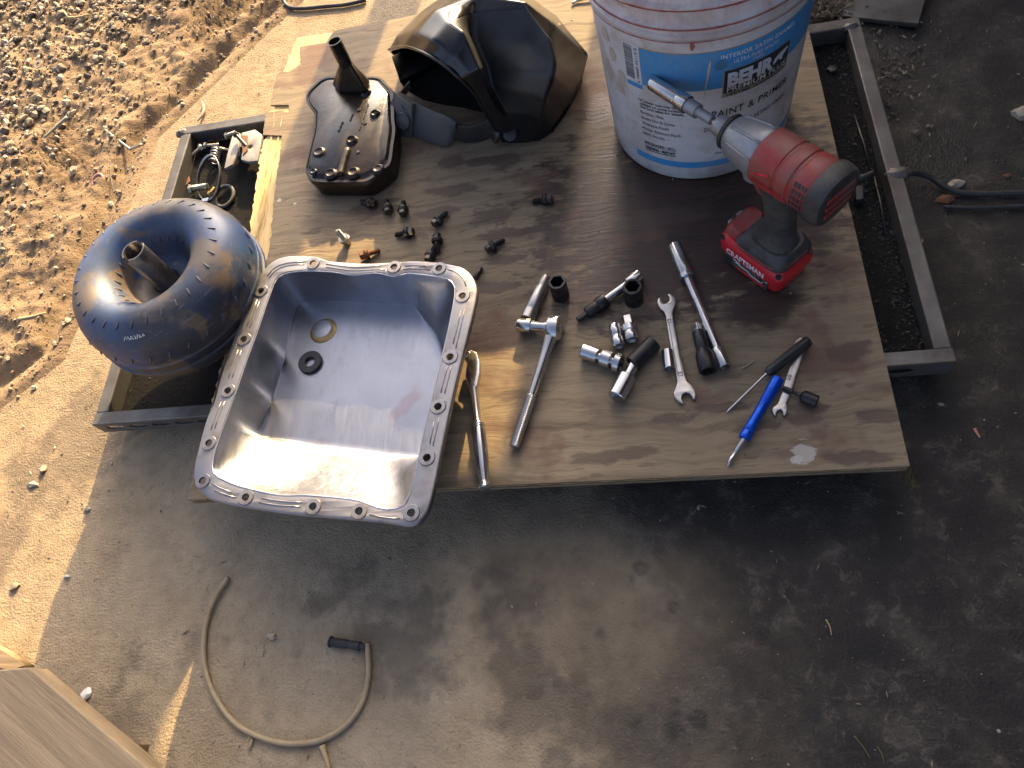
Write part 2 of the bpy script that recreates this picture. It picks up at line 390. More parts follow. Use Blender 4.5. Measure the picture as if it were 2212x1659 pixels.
def lathe(name, prof, seg=28, cap0=True, cap1=True):
    """prof: (r, z) or (r, z, shape)"""
    V, Fc = [], []
    for p in prof:
        sh = p[2] if len(p) > 2 else 'c'
        for i in range(seg):
            a = 2 * math.pi * i / seg; r = ring_r(sh, a, p[0])
            V.append((r * math.cos(a), r * math.sin(a), p[1]))
    for j in range(len(prof) - 1):
        for i in range(seg):
            k = (i + 1) % seg
            Fc.append((j * seg + i, j * seg + k, (j + 1) * seg + k, (j + 1) * seg + i))
    if cap0: Fc.append(tuple(reversed(range(seg))))
    if cap1: Fc.append(tuple(range((len(prof) - 1) * seg, len(prof) * seg)))
    return mesh(name, V, Fc)

def zalign(p0, p1):
    p0, p1 = Vector(p0), Vector(p1)
    m = (p1 - p0).to_track_quat('Z', 'Y').to_matrix().to_4x4(); m.translation = p0
    return m

def tube_mesh(name, pts, r, seg=10, closed=False, taper=None):
    pts = [Vector(p) for p in pts]; V, Fc = [], []; n = len(pts); up = None
    for i, p in enumerate(pts):
        if closed: t = pts[(i + 1) % n] - pts[i - 1]
        else: t = pts[min(i + 1, n - 1)] - pts[max(i - 1, 0)]
        t.normalize()
        if up is None: up = t.orthogonal().normalized()
        up = (up - t * up.dot(t)).normalized(); b = t.cross(up)
        rr = r * (taper[i] if taper else 1)
        for k in range(seg):
            a = 2 * math.pi * k / seg
            V.append(p + up * math.cos(a) * rr + b * math.sin(a) * rr)
    for i in range(n if closed else n - 1):
        j = (i + 1) % n
        for k in range(seg):
            l = (k + 1) % seg
            Fc.append((i * seg + k, i * seg + l, j * seg + l, j * seg + k))
    if not closed:
        Fc.append(tuple(reversed(range(seg)))); Fc.append(tuple(range((n - 1) * seg, n * seg)))
    return mesh(name, V, Fc)

def smooth_path(pts, n=6, closed=False):
    pts = [Vector(p) for p in pts]; out = []; N_ = len(pts)
    rng = range(N_) if closed else range(N_ - 1)
    for i in rng:
        if closed: p0, p1, p2, p3 = pts[i - 1], pts[i], pts[(i + 1) % N_], pts[(i + 2) % N_]
        else: p0, p1, p2, p3 = pts[max(i - 1, 0)], pts[i], pts[i + 1], pts[min(i + 2, N_ - 1)]
        for k in range(n):
            t = k / n
            out.append(.5 * ((2 * p1) + (p2 - p0) * t + (2 * p0 - 5 * p1 + 4 * p2 - p3) * t * t + (3 * p1 - p0 - 3 * p2 + p3) * t ** 3))
    if not closed: out.append(pts[-1])
    return out

def box_mesh(name, x0, x1, y0, y1, z0, z1):
    V = [(x, y, z) for z in (z0, z1) for y in (y0, y1) for x in (x0, x1)]
    return mesh(name, V, [(0, 2, 3, 1), (4, 5, 7, 6), (0, 1, 5, 4), (2, 6, 7, 3), (0, 4, 6, 2), (1, 3, 7, 5)])

def plate(name, loops, z0, z1, bevel=0.0, smooth_n=0):
    """flat plate with holes: first loop outer, the rest holes; XY world or local"""
    cu = bpy.data.curves.new(name, 'CURVE'); cu.dimensions = '2D'; cu.fill_mode = 'BOTH'
    cu.extrude = max((z1 - z0) / 2 - bevel, 1e-5); cu.bevel_depth = bevel; cu.bevel_resolution = 1
    if bevel: cu.offset = -bevel
    for lp in loops:
        sp = cu.splines.new('POLY'); sp.points.add(len(lp) - 1); sp.use_cyclic_u = True
        for p, q in zip(sp.points, lp): p.co = (q[0], q[1], 0, 1)
    o = bpy.data.objects.new('tmp', cu); COL.objects.link(o)
    dg = bpy.context.evaluated_depsgraph_get()
    me = bpy.data.meshes.new_from_object(o.evaluated_get(dg))
    bpy.data.objects.remove(o); bpy.data.curves.remove(cu)
    me.name = name; me.transform(Matrix.Translation((0, 0, (z0 + z1) / 2)))
    bm = bmesh.new(); bm.from_mesh(me); bmesh.ops.remove_doubles(bm, verts=bm.verts, dist=1e-6)
    bmesh.ops.recalc_face_normals(bm, faces=bm.faces); bm.to_mesh(me); bm.free(); me.materials.clear()
    return me

def circ(cx, cy, r, n=20): return [(cx + r * math.cos(2 * math.pi * i / n), cy + r * math.sin(2 * math.pi * i / n)) for i in range(n)]

def text_mesh(body, size=1.0, bold=0.0, width=None, spacing=1.0):
    cu = bpy.data.curves.new('t', 'FONT'); cu.body = body; cu.size = size; cu.offset = bold; cu.space_character = spacing; cu.resolution_u = 3
    o = bpy.data.objects.new('tmp', cu); COL.objects.link(o)
    dg = bpy.context.evaluated_depsgraph_get(); me = bpy.data.meshes.new_from_object(o.evaluated_get(dg))
    bpy.data.objects.remove(o); bpy.data.curves.remove(cu); me.materials.clear()
    xs = [v.co.x for v in me.vertices]; x0, x1 = min(xs), max(xs)
    k = (width / (x1 - x0)) if width else 1
    for v in me.vertices: v.co.x = (v.co.x - x0) * k
    return me

def relief(me, amt, sc, seed=0):
    for v in me.vertices:
        n = mn.noise_vector((v.co + Vector((seed, seed * 2.3, 0))) * sc); v.co += n * amt

# ------------------------------------------------------------------ setting: ground
def bline(s):   # edge between dirt and concrete
    pts = [(-6, -3.2), (-3, -.75), (-1.165, .50), (-1.05, .60), (-1.03, .80), (-1.0, 1.13), (-.80, 1.405), (-.55, 1.72), (.4, 2.8), (5, 8.2)]
    return pts
BL = bline(0)
def sdist(x, y):
    """signed distance to the dirt line, positive on the dirt side"""
    best = 1e9; sg = 1
    for (ax, ay), (bx, by) in zip(BL[:-1], BL[1:]):
        dx, dy = bx - ax, by - ay; t = max(0, min(1, ((x - ax) * dx + (y - ay) * dy) / (dx * dx + dy * dy)))
        qx, qy = ax + dx * t, ay + dy * t; d = math.hypot(x - qx, y - qy)
        if d < best - 1e-9:
            best = d; sg = 1 if dx * (y - ay) - dy * (x - ax) > 0 else -1
    return best * sg

def dirt_h(x, y):
    s = sdist(x, y); p = Vector((x, y, 0))
    h = .012 * mn.fractal(p * 6, 1, 2, 5) + .006 * mn.fractal(p * 26 + Vector((3, 1, 0)), .8, 2, 4) + .0035 * mn.noise(p * 70)
    h = h * min(1, max(.25, s / .12)) + .004
    h -= .016 * math.exp(-((s - .055) / .016) ** 2)                       # wheel rut beside the slab
    h += .006 * math.exp(-((s - .095) / .02) ** 2)
    # tyre tread prints running along the slab edge
    if .1 < s < .34 and y > .9:
        u = (x * .632 + y * .775) / .011
        m_ = max(0, mn.noise(p * 5 + Vector((9, 0, 0)))) * 2.2
        if m_ > .05: h += .0035 * min(m_, 1) * math.copysign(1, math.sin(u * 2 * math.pi + math.sin(s * 160) * 1.2))
    if s < .02: h = min(h, (s - .004) * .35 + .002)
    return GZ + h

NX, NY = 330, 330
X0, X1, Y0, Y1 = -2.3, -.35, .15, 2.1
V = []; Fc = []
for j in range(NY + 1):
    for i in range(NX + 1):
        x = X0 + (X1 - X0) * i / NX; y = Y0 + (Y1 - Y0) * j / NY
        V.append((x, y, dirt_h(x, y)))
keep = [sdist(v[0], v[1]) > -.05 for v in V]
for j in range(NY):
    for i in range(NX):
        a = j * (NX + 1) + i; q = (a, a + 1, a + NX + 2, a + NX + 1)
        if any(keep[k] for k in q): Fc.append(q)
me = bpy.data.meshes.new('dirt_ground'); me.from_pydata(V, [], Fc)
bm = bmesh.new(); bm.from_mesh(me); bmesh.ops.delete(bm, geom=[v for v in bm.verts if not v.link_faces], context='VERTS'); bm.to_mesh(me); bm.free()
tag(link('dirt_ground', me, 'dirt', smooth=180), kind='structure')
tag(link('ground', mesh('ground', [(-80, -80, GZ - .03), (80, -80, GZ - .03), (80, 80, GZ - .03), (-80, 80, GZ - .03)], [(0, 1, 2, 3)]), 'dirt'), kind='structure')
# concrete slab: edge follows the dirt line
edge = []
for (ax, ay), (bx, by) in zip(BL[:-1], BL[1:]):
    n = max(2, int(math.hypot(bx - ax, by - ay) / .03)) if abs(ax) < 1.5 and ay < 2 else 8
    for k in range(n):
        t = k / n; x, y = ax + (bx - ax) * t, ay + (by - ay) * t; p = Vector((x, y, 0))
        edge.append((x + .008 * mn.noise(p * 20), y + .008 * mn.noise(p * 20 + Vector((5, 5, 5)))))
slab = edge + [(8, 8.2), (8, -6), (-6, -6)]
tag(link('concrete_floor', plate('concrete_floor', [slab], GZ - .05, GZ), 'concrete'), kind='structure')

# pebbles
def pebble_cloud(name, pts, mat, sub=1, flatz=.6):
    bm = bmesh.new(); bmesh.ops.create_icosphere(bm, subdivisions=sub, radius=1)
    tv = [v.co.copy() for v in bm.verts]; tf = [tuple(v.index for v in f.verts) for f in bm.faces]; bm.free()
    V, Fc = [], []
    for (p, r) in pts:
        q = Matrix.Rotation(random.uniform(0, 6.3), 3, 'Z') @ Matrix.Rotation(random.uniform(-.5, .5), 3, 'X') @ Matrix.Diagonal((random.uniform(.75, 1.45), random.uniform(.6, 1), random.uniform(.45, .85) * flatz / .6))
        sd_ = random.uniform(0, 99); o = len(V)
        for v in tv:
            k = 1 + .35 * mn.noise(v * 1.3 + Vector((sd_, 0, 0)))
            V.append(Vector(p) + q @ (v * r * k))
        Fc += [tuple(i + o for i in f) for f in tf]
    me = bpy.data.meshes.new(name); me.from_pydata(V, [], Fc)
    return tag(link(name, me, mat), kind='stuff')

pts = []
while len(pts) < 8500:
    x, y = random.uniform(-2.2, -.55), random.uniform(.3, 2.0); s = sdist(x, y)
    if s < .015: continue
    # denser and coarser towards the upper left bank of gravel
    dens = .10 + .9 * max(0, min(1, (s - .22) / .25)) + .25 * max(0, mn.noise(Vector((x * 4, y * 4, 2))))
    if random.random() > dens: continue
    r = random.uniform(.0024, .0056) * (1.0 + 1.25 * (random.random() ** 3) * (1.2 if s > .25 else .6))
    pts.append(((x, y, dirt_h(x, y) + r * .4), r))
n_ = 0
while n_ < 150:
    x, y = random.uniform(-2.1, -.95), random.uniform(.5, 1.95); s = sdist(x, y)
    if s < .1 or random.random() > .15 + .85 * max(0, min(1, (s - .2) / .25)): continue
    r = random.uniform(.0065, .0115); pts.append(((x, y, dirt_h(x, y) + r * .3), r)); n_ += 1
tag(pebble_cloud('gravel', pts, 'gravel'), 'loose grey and tan gravel strewn over the sunlit brown dirt', 'gravel')
pts = []
while len(pts) < 11000:
    x, y = random.uniform(-2.1, -.6), random.uniform(.35, 1.95); s = sdist(x, y)
    if s < -.01 or random.random() > .35 + .8 * max(0, mn.noise(Vector((x * 7, y * 7, 5)))): continue
    if s < .01 and random.random() > .25: continue
    r = random.uniform(.0008, .0021) * (1 + 1.3 * random.random() ** 5); pts.append(((x, y, max(dirt_h(x, y), GZ if s < 0 else -9) + r * .3), r))
tag(pebble_cloud('dirt_clods', pts, 'clod'), 'small dirt clods and chips covering the sunlit ground', 'dirt')
pts = []
for k in range(1500):
    x, y = random.uniform(-1.25, .75), random.uniform(-.15, 1.5)
    if sdist(x, y) > -.01: continue
    r = random.uniform(.0005, .0013) * (1 + 2.2 * random.random() ** 8)
    pts.append(((x, y, GZ + r * .2), r))
tag(pebble_cloud('grit', pts, 'gravel'), 'fine grit and crumbs scattered over the concrete', 'grit')
# dust crumbs lying on the plywood
pts = []
for k in range(170):
    x, y = random.uniform(-.55, .26), random.uniform(.32, 1.2); pts.append(((x, y, .0005), random.uniform(.0006, .0017)))
tag(pebble_cloud('crumbs', pts, 'gravel'), 'small crumbs of dirt on the plywood', 'crumbs')
# straw, bark and wood slivers
def slivers(name, pts, mat):
    V, Fc = [], []
    for (x, y, z, l, wd, a) in pts:
        o = len(V); c, s = math.cos(a), math.sin(a); dz = random.uniform(0, .002)
        for (u, v_, h) in ((-l, 0, 0), (0, wd, 0), (l, 0, dz), (0, -wd, 0), (0, wd * .3, wd * 1.6)):
            V.append((x + u * c - v_ * s, y + u * s + v_ * c, z + h))
        Fc += [(o, o + 1, o + 4), (o + 1, o + 2, o + 4), (o + 2, o + 3, o + 4), (o + 3, o, o + 4), (o, o + 3, o + 2, o + 1)]
    me = bpy.data.meshes.new(name); me.from_pydata(V, [], Fc); return tag(link(name, me, mat), kind='stuff')
pts = []
for k in range(330):
    x, y = random.uniform(-1.2, .7), random.uniform(-.12, 1.5)
    if sdist(x, y) > -.01: continue
    pts.append((x, y, GZ + .0012, random.uniform(.002, .007) * (1.5 if random.random() < .1 else 1), random.uniform(.0004, .0012), random.uniform(0, 3.14)))
tag(slivers('straw_bits', pts, 'chips'), 'bits of straw and wood slivers on the concrete floor', 'straw')
pts = []
for k in range(420):
    p = at(random.gauss(1795, 38), random.gauss(18, 18), GZ); pts.append((p.x, p.y, GZ + random.uniform(.001, .014), random.uniform(.003, .011), random.uniform(.001, .0035), random.uniform(0, 3.14)))
for k in range(160):
    p = at(random.gauss(1930, 60), random.gauss(170, 70), GZ); pts.append((p.x, p.y, GZ + .002, random.uniform(.002, .007), random.uniform(.001, .0028), random.uniform(0, 3.14)))
tag(slivers('bark_litter', pts, 'chips'), 'heap of brown bark and leaf litter behind the bucket', 'litter')

# ------------------------------------------------------------------ garage that shades the right half (outside the frame)
tz = math.tan(rad(SUN_AZ)); te = math.tan(rad(SUN_EL)) / math.cos(rad(SUN_AZ))
EY = 2.6; WX = -.257 + tz * EY
gar = empty('garage', (3, EY, GZ), 'sheet metal garage shading the work area', 'garage')
def gbox(name, x0, x1, y0, y1, z0, z1, mat='corrugated'):
    return link(name, box_mesh(name, x0 - 3, x1 - 3, y0 - EY, y1 - EY, z0 - GZ, z1 - GZ), mat, gar)
gbox('wall', WX, 7, EY, EY + .08, GZ, 2.0)
gbox('gable', 1.3, 7, EY, EY + .08, 2.0, 2.29)
gbox('roof', 1.25, 7, -4, EY + .1, 2.3, 2.38)
gbox('side_wall', 3.2, 3.3, -4, EY - .01, GZ, 2.29)
sbox = empty('sun_block_box', (WX - .04, EY - .05, -.149 + te * (EY - .01)), 'added grey box at the garage wall corner, out of view, blocking the sun', 'sun blocker')  # added unseen box: keeps sun off the floor in front of the board
link('case', box_mesh('case', -.36 - -.257 + .04, .12, -.05, .04, 0, .6), 'corrugated', sbox, bevel=.004)
link('box_front', box_mesh('box_front', -.05, .11, -.058, -.051, .02, .58), 'steel_rail', sbox, bevel=.002)
post = empty('carport_post', (-.744 + tz * 2.5, 2.5, GZ), 'square timber post of the carport', 'post')
link('shaft', box_mesh('shaft', -.05, .05, -.05, .05, .03, 2.6), 'plank', post, bevel=.004)
link('sun_block_panel', box_mesh('sun_block_panel', -.956 + tz * 2.47 - post.location.x, -.63 + tz * 2.47 - post.location.x, -.075, -.052, -.058 + te * 2.43 - GZ, 2.5), 'plank', post)  # added unseen panel: shades the ground and plank at the lower left
link('base_plate', box_mesh('base_plate', -.08, .08, -.08, .08, 0, .03), 'steel_rail', post)

# ------------------------------------------------------------------ cart: steel frame with trays
cart = empty('steel_cart', (-.26, .75, GZ), 'low steel tray cart with rusty rails carrying the plywood', 'cart')
co_ = cart.location.copy()
FX0, FX1, FY0, FY1, FZ0, FZ1 = -.884, .357, .437, 1.076, -.047, -.018
def cpart(name, me, mat, **k):
    me.transform(Matrix.Translation(-co_)); return link(name, me, mat, cart, **k)
RW = .021
def rail_box(name, x0, x1, y0, y1): return box_mesh(name, x0, x1, y0, y1, FZ0, FZ1)
cpart('side_rail', rail_box('side_rail', FX0, FX0 + RW, FY0 + RW, FY1 - RW), 'steel_rail', bevel=.002)
cpart('side_rail', rail_box('side_rail', FX1 - RW, FX1, FY0 + RW, FY1 - RW), 'steel_rail', bevel=.002)
cpart('end_rail', rail_box('end_rail', FX0, FX1, FY1 - RW, FY1), 'steel_rail', bevel=.002)
# front rail: top flange and punched face with slots
cpart('front_flange', box_mesh('front_flange', FX0, FX1, FY0 + .003, FY0 + RW, FZ1 - .003, FZ1), 'steel_rail')
slots = []
x = FX0 + .032
while x < FX1 - .03:
    slots.append([(x + .012 * math.cos(a) + (.004 if math.cos(a) > 0 else -.004), -.0145 - .0 + .0068 * math.sin(a)) for a in [2 * math.pi * i / 18 for i in range(18)]]); x += .041
fm = plate('punched_face', [[(FX0, -.029), (FX1, -.029), (FX1, 0), (FX0, 0)]] + slots, 0, .003)
fm.transform(Matrix.Translation((0, FY0 + .003, FZ1)) @ Matrix.Rotation(rad(90), 4, 'X'))
cpart('punched_face', fm, 'steel_rail')
cpart('tray_floor', box_mesh('tray_floor', FX0 + RW, FX1 - RW, FY0 + RW, FY1 - RW, FZ0 - .002, FZ0 + .001), 'tray_black')
cpart('front_backing', box_mesh('front_backing', FX0 + .003, FX1 - .003, FY0 + RW - .003, FY0 + RW, FZ0, FZ1 - .0031), 'tray_black')
for (x, y) in ((FX0 + .05, FY0 + .06), (FX1 - .05, FY0 + .06), (FX0 + .05, FY1 - .06), (FX1 - .05, FY1 - .06)):
    wm = lathe('caster', [(.005, -.009), (.0155, -.009), (.0165, -.006), (.0165, .006), (.0155, .009), (.005, .009)], 20)
    wm.transform(Matrix.Translation((x, y, GZ + .0165)) @ Matrix.Rotation(rad(90), 4, 'X')); cpart('caster', wm, 'rubber')
wl = bpy.data.meshes.new('weld'); bm = bmesh.new(); bmesh.ops.create_icosphere(bm, subdivisions=3, radius=1)
for v in bm.verts: v.co *= 1 + .35 * mn.noise(v.co * 2.2)
bm.to_mesh(wl); bm.free()
for (px, py, sx, sy) in ((1948, 372, .016, .012), (395, 285, .013, .009), (1845, 55, .012, .008)):
    p = at(px, py, FZ1); o = link('weld_bead', wl, 'steel_rail', cart, smooth=180)
    o.location = p - co_ - Vector((.004, 0, .004)); o.scale = (sx, sy, .008)
tb = lathe('bolt_head', [(.008, 0, 'hex'), (.008, .005, 'hex'), (.006, .0062), (.002, .0066)], 24)
p = at(1797, 153, FZ0 + .001); tb.transform(Matrix.Translation(p)); cpart('bolt_head', tb, 'bolt')
# grit lying in the right and left trays
pts = []
for k in range(1500):
    x, y = random.uniform(.27, .337), random.uniform(.46, 1.05)
    if random.random() < .35: x = random.uniform(.31, .337)
    pts.append(((x, y, FZ0 + .0015), random.uniform(.0006, .0019) * (1 + random.random() ** 6)))
for k in range(350): pts.append(((random.uniform(-.86, -.66), random.uniform(.46, 1.05), FZ0 + .0015), random.uniform(.0006, .002)))
tag(pebble_cloud('tray_grit', pts, 'grit'), 'black oily grit lying in the cart trays', 'grit')
# ------------------------------------------------------------------ plywood
BX0, BX1, BY0, BY1 = -.667, .272, .300, 1.2645
ply = empty('plywood_board', ((BX0 + BX1) / 2, (BY0 + BY1) / 2, -.017), 'stained plywood sheet with splintered left edge on the steel cart', 'plywood')
po = ply.location.copy()
def ppart(name, me, mat, **k):
    me.transform(Matrix.Translation(-po)); o = link(name, me, mat, ply, **k); return o
def jag(pts, amp=.0016, step=.006, seed=0):
    out = []
    for i, a in enumerate(pts):
        b = pts[(i + 1) % len(pts)]; d = math.hypot(b[0] - a[0], b[1] - a[1]); n = max(1, int(d / step))
        for k in range(n):
            t = k / n; x, y = a[0] + (b[0] - a[0]) * t, a[1] + (b[1] - a[1]) * t
            if x < BX0 + .075 and k: x += amp * 2.4 * mn.noise(Vector((x * 130, y * 130, seed)))
            else: y += .0004 * mn.noise(Vector((x * 60, y * 60, seed)))
            out.append((x, y))
    return out
def px(*ps): return [tuple(at(a, b)[:2]) for a, b in ps]
vl = [(BX0, BY0)] + [(BX0 + .004, .40), (BX0 + .006, .55)] + px((548, 620), (578, 555), (583, 529), (590, 450), (597, 384), (605, 330), (609, 293), (568, 291), (574, 243), (606, 239), (623, 243), (624, 226), (584, 227), (590, 195), (597, 163), (604, 156), (626, 154), (651, 137), (648, 101), (704, 92), (722, 66)) + [(BX1, BY1), (BX1, BY0)]
ppart('top_veneer', plate('top_veneer', [jag(vl)], -.0035, 0), 'ply')
cl = [(BX0, BY0 + .0015)] + [(BX0 + .002, .5)] + px((535, 560), (540, 470), (556, 360), (567, 300), (575, 292), (575, 240), (604, 226), (590, 226), (598, 165), (610, 150), (640, 78), (722, 66)) + [(BX1 - .0015, BY1), (BX1 - .0015, BY0 + .0015)]
ppart('core_ply', plate('core_ply', [jag(cl, .0025, .006, 3)], -.0105, -.0036), 'ply_core')
bl_ = [(BX0, BY0), (BX0, BY1 - .01), (BX1, BY1), (BX1, BY0)]
ppart('bottom_veneer', plate('bottom_veneer', [jag(bl_, .001, .008, 5)], -.0172, -.0106), 'ply')
# raised splinters along the broken edge
for k in range(26):
    t = random.random(); p = at(600 - 45 * t + random.uniform(-12, 10), 250 + 290 * t + random.uniform(-10, 10), -.003)
    l, wd = random.uniform(.012, .05), random.uniform(.0008, .0025); a = rad(90) + random.uniform(-.12, .12)
    V = [(-l, 0, 0), (0, wd, .0006), (l, wd * .2, random.uniform(.001, .005)), (0, -wd, .0006), (0, 0, .002), (0, 0, -.001)]
    m_ = mesh('splinter', V, [(0, 1, 4), (1, 2, 4), (2, 3, 4), (3, 0, 4), (0, 5, 1), (1, 5, 2), (2, 5, 3), (3, 5, 0)])
    m_.transform(Matrix.Translation(p) @ Matrix.Rotation(a, 4, 'Z')); ppart('splinter', m_, 'ply_core')

# ------------------------------------------------------------------ generic thing with parts given in world (or local) space
class Thing:
    def __init__(self, name, base, label, cat, group=None, mat=None):
        self.e = empty(name, base, label, cat, group, mat)
        self.off = Matrix.Identity(4) if mat is not None else Matrix.Translation(-Vector(base))
    def part(self, name, me, mat, parent=None, mw=None, **k):
        if mw is not None: me.transform(mw)
        me.transform(self.off)
        return link(name, me, mat, parent or self.e, **k)

# ------------------------------------------------------------------ torque converter
cc = Vector((-.706, .604, FZ0 + .001)); KS = .92
zk = lambda z: .0696 + KS * z
T = Thing('torque_converter', cc, 'blue painted torque converter with bare hub at the left tray', 'torque converter')
Z0 = -.046
prof = [(.0, Z0), (.09, Z0), (.112, Z0 + .004), (.132, Z0 + .012), (.1445, -.021), (.148, -.008), (.1475, -.003), (.1515, -.0015), (.152, .002), (.1515, .0045), (.148, .006), (.1495, .012),
        (.1505, .022), (.1488, .0235), (.1488, .03), (.149, .048), (.1445, .064), (.137, .079), (.126, .091), (.113, .098), (.1, .1005), (.088, .098), (.077, .091), (.067, .079), (.06, .064), (.0545, .048), (.048, .038), (.04, .0345), (.03, .034), (.0245, .037), (.0225, .042)]
prof = [(.024, FZ0 + .001), (.026, FZ0 + .003), (.027, .012), (.034, .022)] + [(KS * r, zk(z)) for r, z in prof if r > 0]
cm = lathe('shell', prof, 96, True, False); cm.transform(Matrix.Translation((cc.x, cc.y, 0)))
shell = T.part('shell', cm, 'converter', smooth=50)
# hub with two drive notches
V, Fc = [], []; seg = 48
hub = [(.0222, .036), (.0205, .046), (.0190, .055), (.0190, .1215), (.0182, .1225), (.0160, .1225), (.0155, .1215), (.0155, .05), (.012, .048)]
for (r, z) in hub:
    for i in range(seg):
        a = 2 * math.pi * i / seg; nz = z
        if z > .12 and (abs(((a + .5) % math.pi) - math.pi / 2) < .26): nz = z - .009
        V.append((KS * r * math.cos(a), KS * r * math.sin(a), zk(nz)))
for j in range(len(hub) - 1):
    for i in range(seg): k = (i + 1) % seg; Fc.append((j * seg + i, j * seg + k, (j + 1) * seg + k, (j + 1) * seg + i))
Fc.append(tuple(range((len(hub) - 1) * seg, len(hub) * seg)))
hm = mesh('hub', V, Fc); hm.transform(Matrix.Translation((cc.x, cc.y, 0))); T.part('hub', hm, 'converter_bare', smooth=40)
# pressed tab marks in three rings
cap = lathe('tab_mark', [(.0004, -1.0), (.6, -.9), (1, -.6), (1, .6), (.6, .9), (.0004, 1.0)], 8)
cap.materials.append(MT['converter'])
def tabs(n, r, z, nr, nz, L, W, skew, ph=0):
    for i in range(n):
        a = 2 * math.pi * i / n + ph; c, s = math.cos(a), math.sin(a)
        nrm = Vector((c * nr, s * nr, nz)).normalized(); tan = Vector((-s, c, 0)); rdl = nrm.cross(tan).normalized()
        zd = (rdl * math.cos(skew) + tan * math.sin(skew)).normalized(); xd = zd.cross(nrm).normalized()
        m4 = Matrix((xd * W, nrm * W * .55, zd * L)).transposed().to_4x4(); m4.translation = Vector((KS * c * r, KS * s * r, zk(z) - cc.z))
        o = bpy.data.objects.new('tab_mark', cap); COL.objects.link(o); o.parent = shell; o.matrix_local = m4
        for p_ in (): pass
for p_ in cap.polygons: p_.use_smooth = True
tabs(30, .1165, .0967, .35, .93, .0058, .0016, .35)
tabs(29, .1497, .045, .98, .16, .0062, .0017, .6, .05)
tabs(26, .0635, .0725, -.85, .55, .0062, .0014, .12)
# chalk writing on the side
strokes = [[(0, 0), (.003, .006), (.005, .001), (.007, .006), (.009, .0)], [(.011, .0), (.012, .006), (.015, .004), (.012, .003), (.016, 0)], [(.018, .006), (.019, 0)], [(.021, 0), (.023, .007)], [(.026, .006), (.0245, .001), (.028, .001), (.027, .003), (.025, .003)], [(.030, .002), (.031, .006), (.033, .002), (.030, .002)]]
for st in strokes:
    P3 = []
    for (u, v) in st:
        a = rad(-92) + u / .128; r = .1345 - v * .75; z = .0825 + v * .55
        P3.append(Vector((cc.x + KS * r * math.cos(a), cc.y + KS * r * math.sin(a), zk(z) + .0008)))
    T.part('chalk_mark', tube_mesh('chalk_mark', P3, .0006, 5), 'white_print', parent=shell)

# ------------------------------------------------------------------ transmission oil pan
def r5(x, y): return (384 + .397 * x, 521 + .397 * y)
PZ = .08
pan = Thing('oil_pan', at(680, 880), 'bare steel transmission oil pan with drilled flange on the plywood edge', 'oil pan')
outer = [(600, 85), (700, 84), (760, 90), (830, 112), (1000, 125), (1130, 122), (1300, 112), (1480, 130), (1570, 165), (1618, 240), (1615, 330), (1560, 560), (1500, 800), (1440, 1080), (1375, 1400), (1330, 1500), (1270, 1545), (1150, 1530), (950, 1508), (700, 1488), (450, 1455), (250, 1420), (150, 1380), (100, 1310), (95, 1230), (130, 1080), (165, 960), (205, 870), (240, 740), (310, 530), (390, 330), (440, 205), (515, 115)]
inner = [(590, 172), (700, 160), (850, 166), (950, 182), (1080, 170), (1180, 190), (1250, 172), (1400, 190), (1470, 205), (1510, 250), (1505, 330), (1480, 460), (1440, 640), (1385, 860), (1335, 1080), (1300, 1250), (1255, 1410), (1210, 1450), (1120, 1462), (1040, 1435), (950, 1408), (700, 1385), (560, 1385), (350, 1340), (250, 1300), (195, 1265), (190, 1190), (235, 1040), (300, 860), (365, 670), (435, 480), (500, 290), (535, 205)]
holes = [(738, 122), (1178, 142), (1423, 150), (1550, 300), (1483, 632), (1417, 902), (1357, 1180), (1272, 1480), (988, 1470), (738, 1445), (372, 1395), (138, 1305), (172, 1100), (275, 815), (362, 535), (455, 272)]
floor = [(640, 372), (690, 330), (800, 322), (1000, 332), (1200, 340), (1290, 352), (1345, 430), (1420, 560), (1470, 700), (1440, 850), (1400, 1000), (1360, 1120), (1320, 1178), (1200, 1165), (1000, 1140), (700, 1100), (520, 1078), (455, 1070), (440, 1035), (480, 960), (540, 780), (590, 600)]
W5 = lambda l, z: [at(*r5(x, y), z).xy for x, y in l]
ow = smooth_path([p.to_3d() for p in W5(outer, PZ)], 4, True); iw = smooth_path([p.to_3d() for p in W5(inner, PZ)], 4, True); fw_ = smooth_path([p.to_3d() for p in W5(floor, .004)], 4, True)
ctr = sum((p for p in iw), Vector()) / len(iw)
def polar(loop, n=120):
    out = []; L = [(math.atan2(p.y - ctr.y, p.x - ctr.x), p) for p in loop]
    for i in range(n):
        a = -math.pi + 2 * math.pi * i / n; d = Vector((math.cos(a), math.sin(a))); best = None
        for k in range(len(loop)):
            p, q = loop[k] - ctr, loop[(k + 1) % len(loop)] - ctr; e = q - p
            den = d.x * e.y - d.y * e.x
            if abs(den) < 1e-12: continue
            t = (p.x * e.y - p.y * e.x) / den; u = (p.x * d.y - p.y * d.x) / den
            if t > 0 and -1e-6 <= u <= 1 + 1e-6: best = t if best is None else max(best, t)
        out.append(ctr + (d * (best or .1)).to_3d())
    return out
ip, fp = polar(iw), polar(fw_)
n = len(ip); V, Fc = [], []
def lerp2(t): return [a.lerp(b, t) for a, b in zip(ip, fp)]
stages = [(-.012, PZ + .0005), (0.0, PZ - .0005), (.03, PZ - .006), (.12, PZ - .017), (.5, .04), (.82, .0125), (.9, .008), (.97, .005), (1.06, .004), (1.2, .004)]
for (t, z) in stages:
    for i, q in enumerate(lerp2(min(t, 1.0))):
        if t > 1: q = q.lerp(ctr, (t - 1) * .5)
        V.append((q.x, q.y, z))
for j in range(len(stages) - 1):
    for i in range(n): k = (i + 1) % n; Fc.append((j * n + i, j * n + k, (j + 1) * n + k, (j + 1) * n + i))
Fc.append(tuple(range((len(stages) - 1) * n, len(stages) * n)))
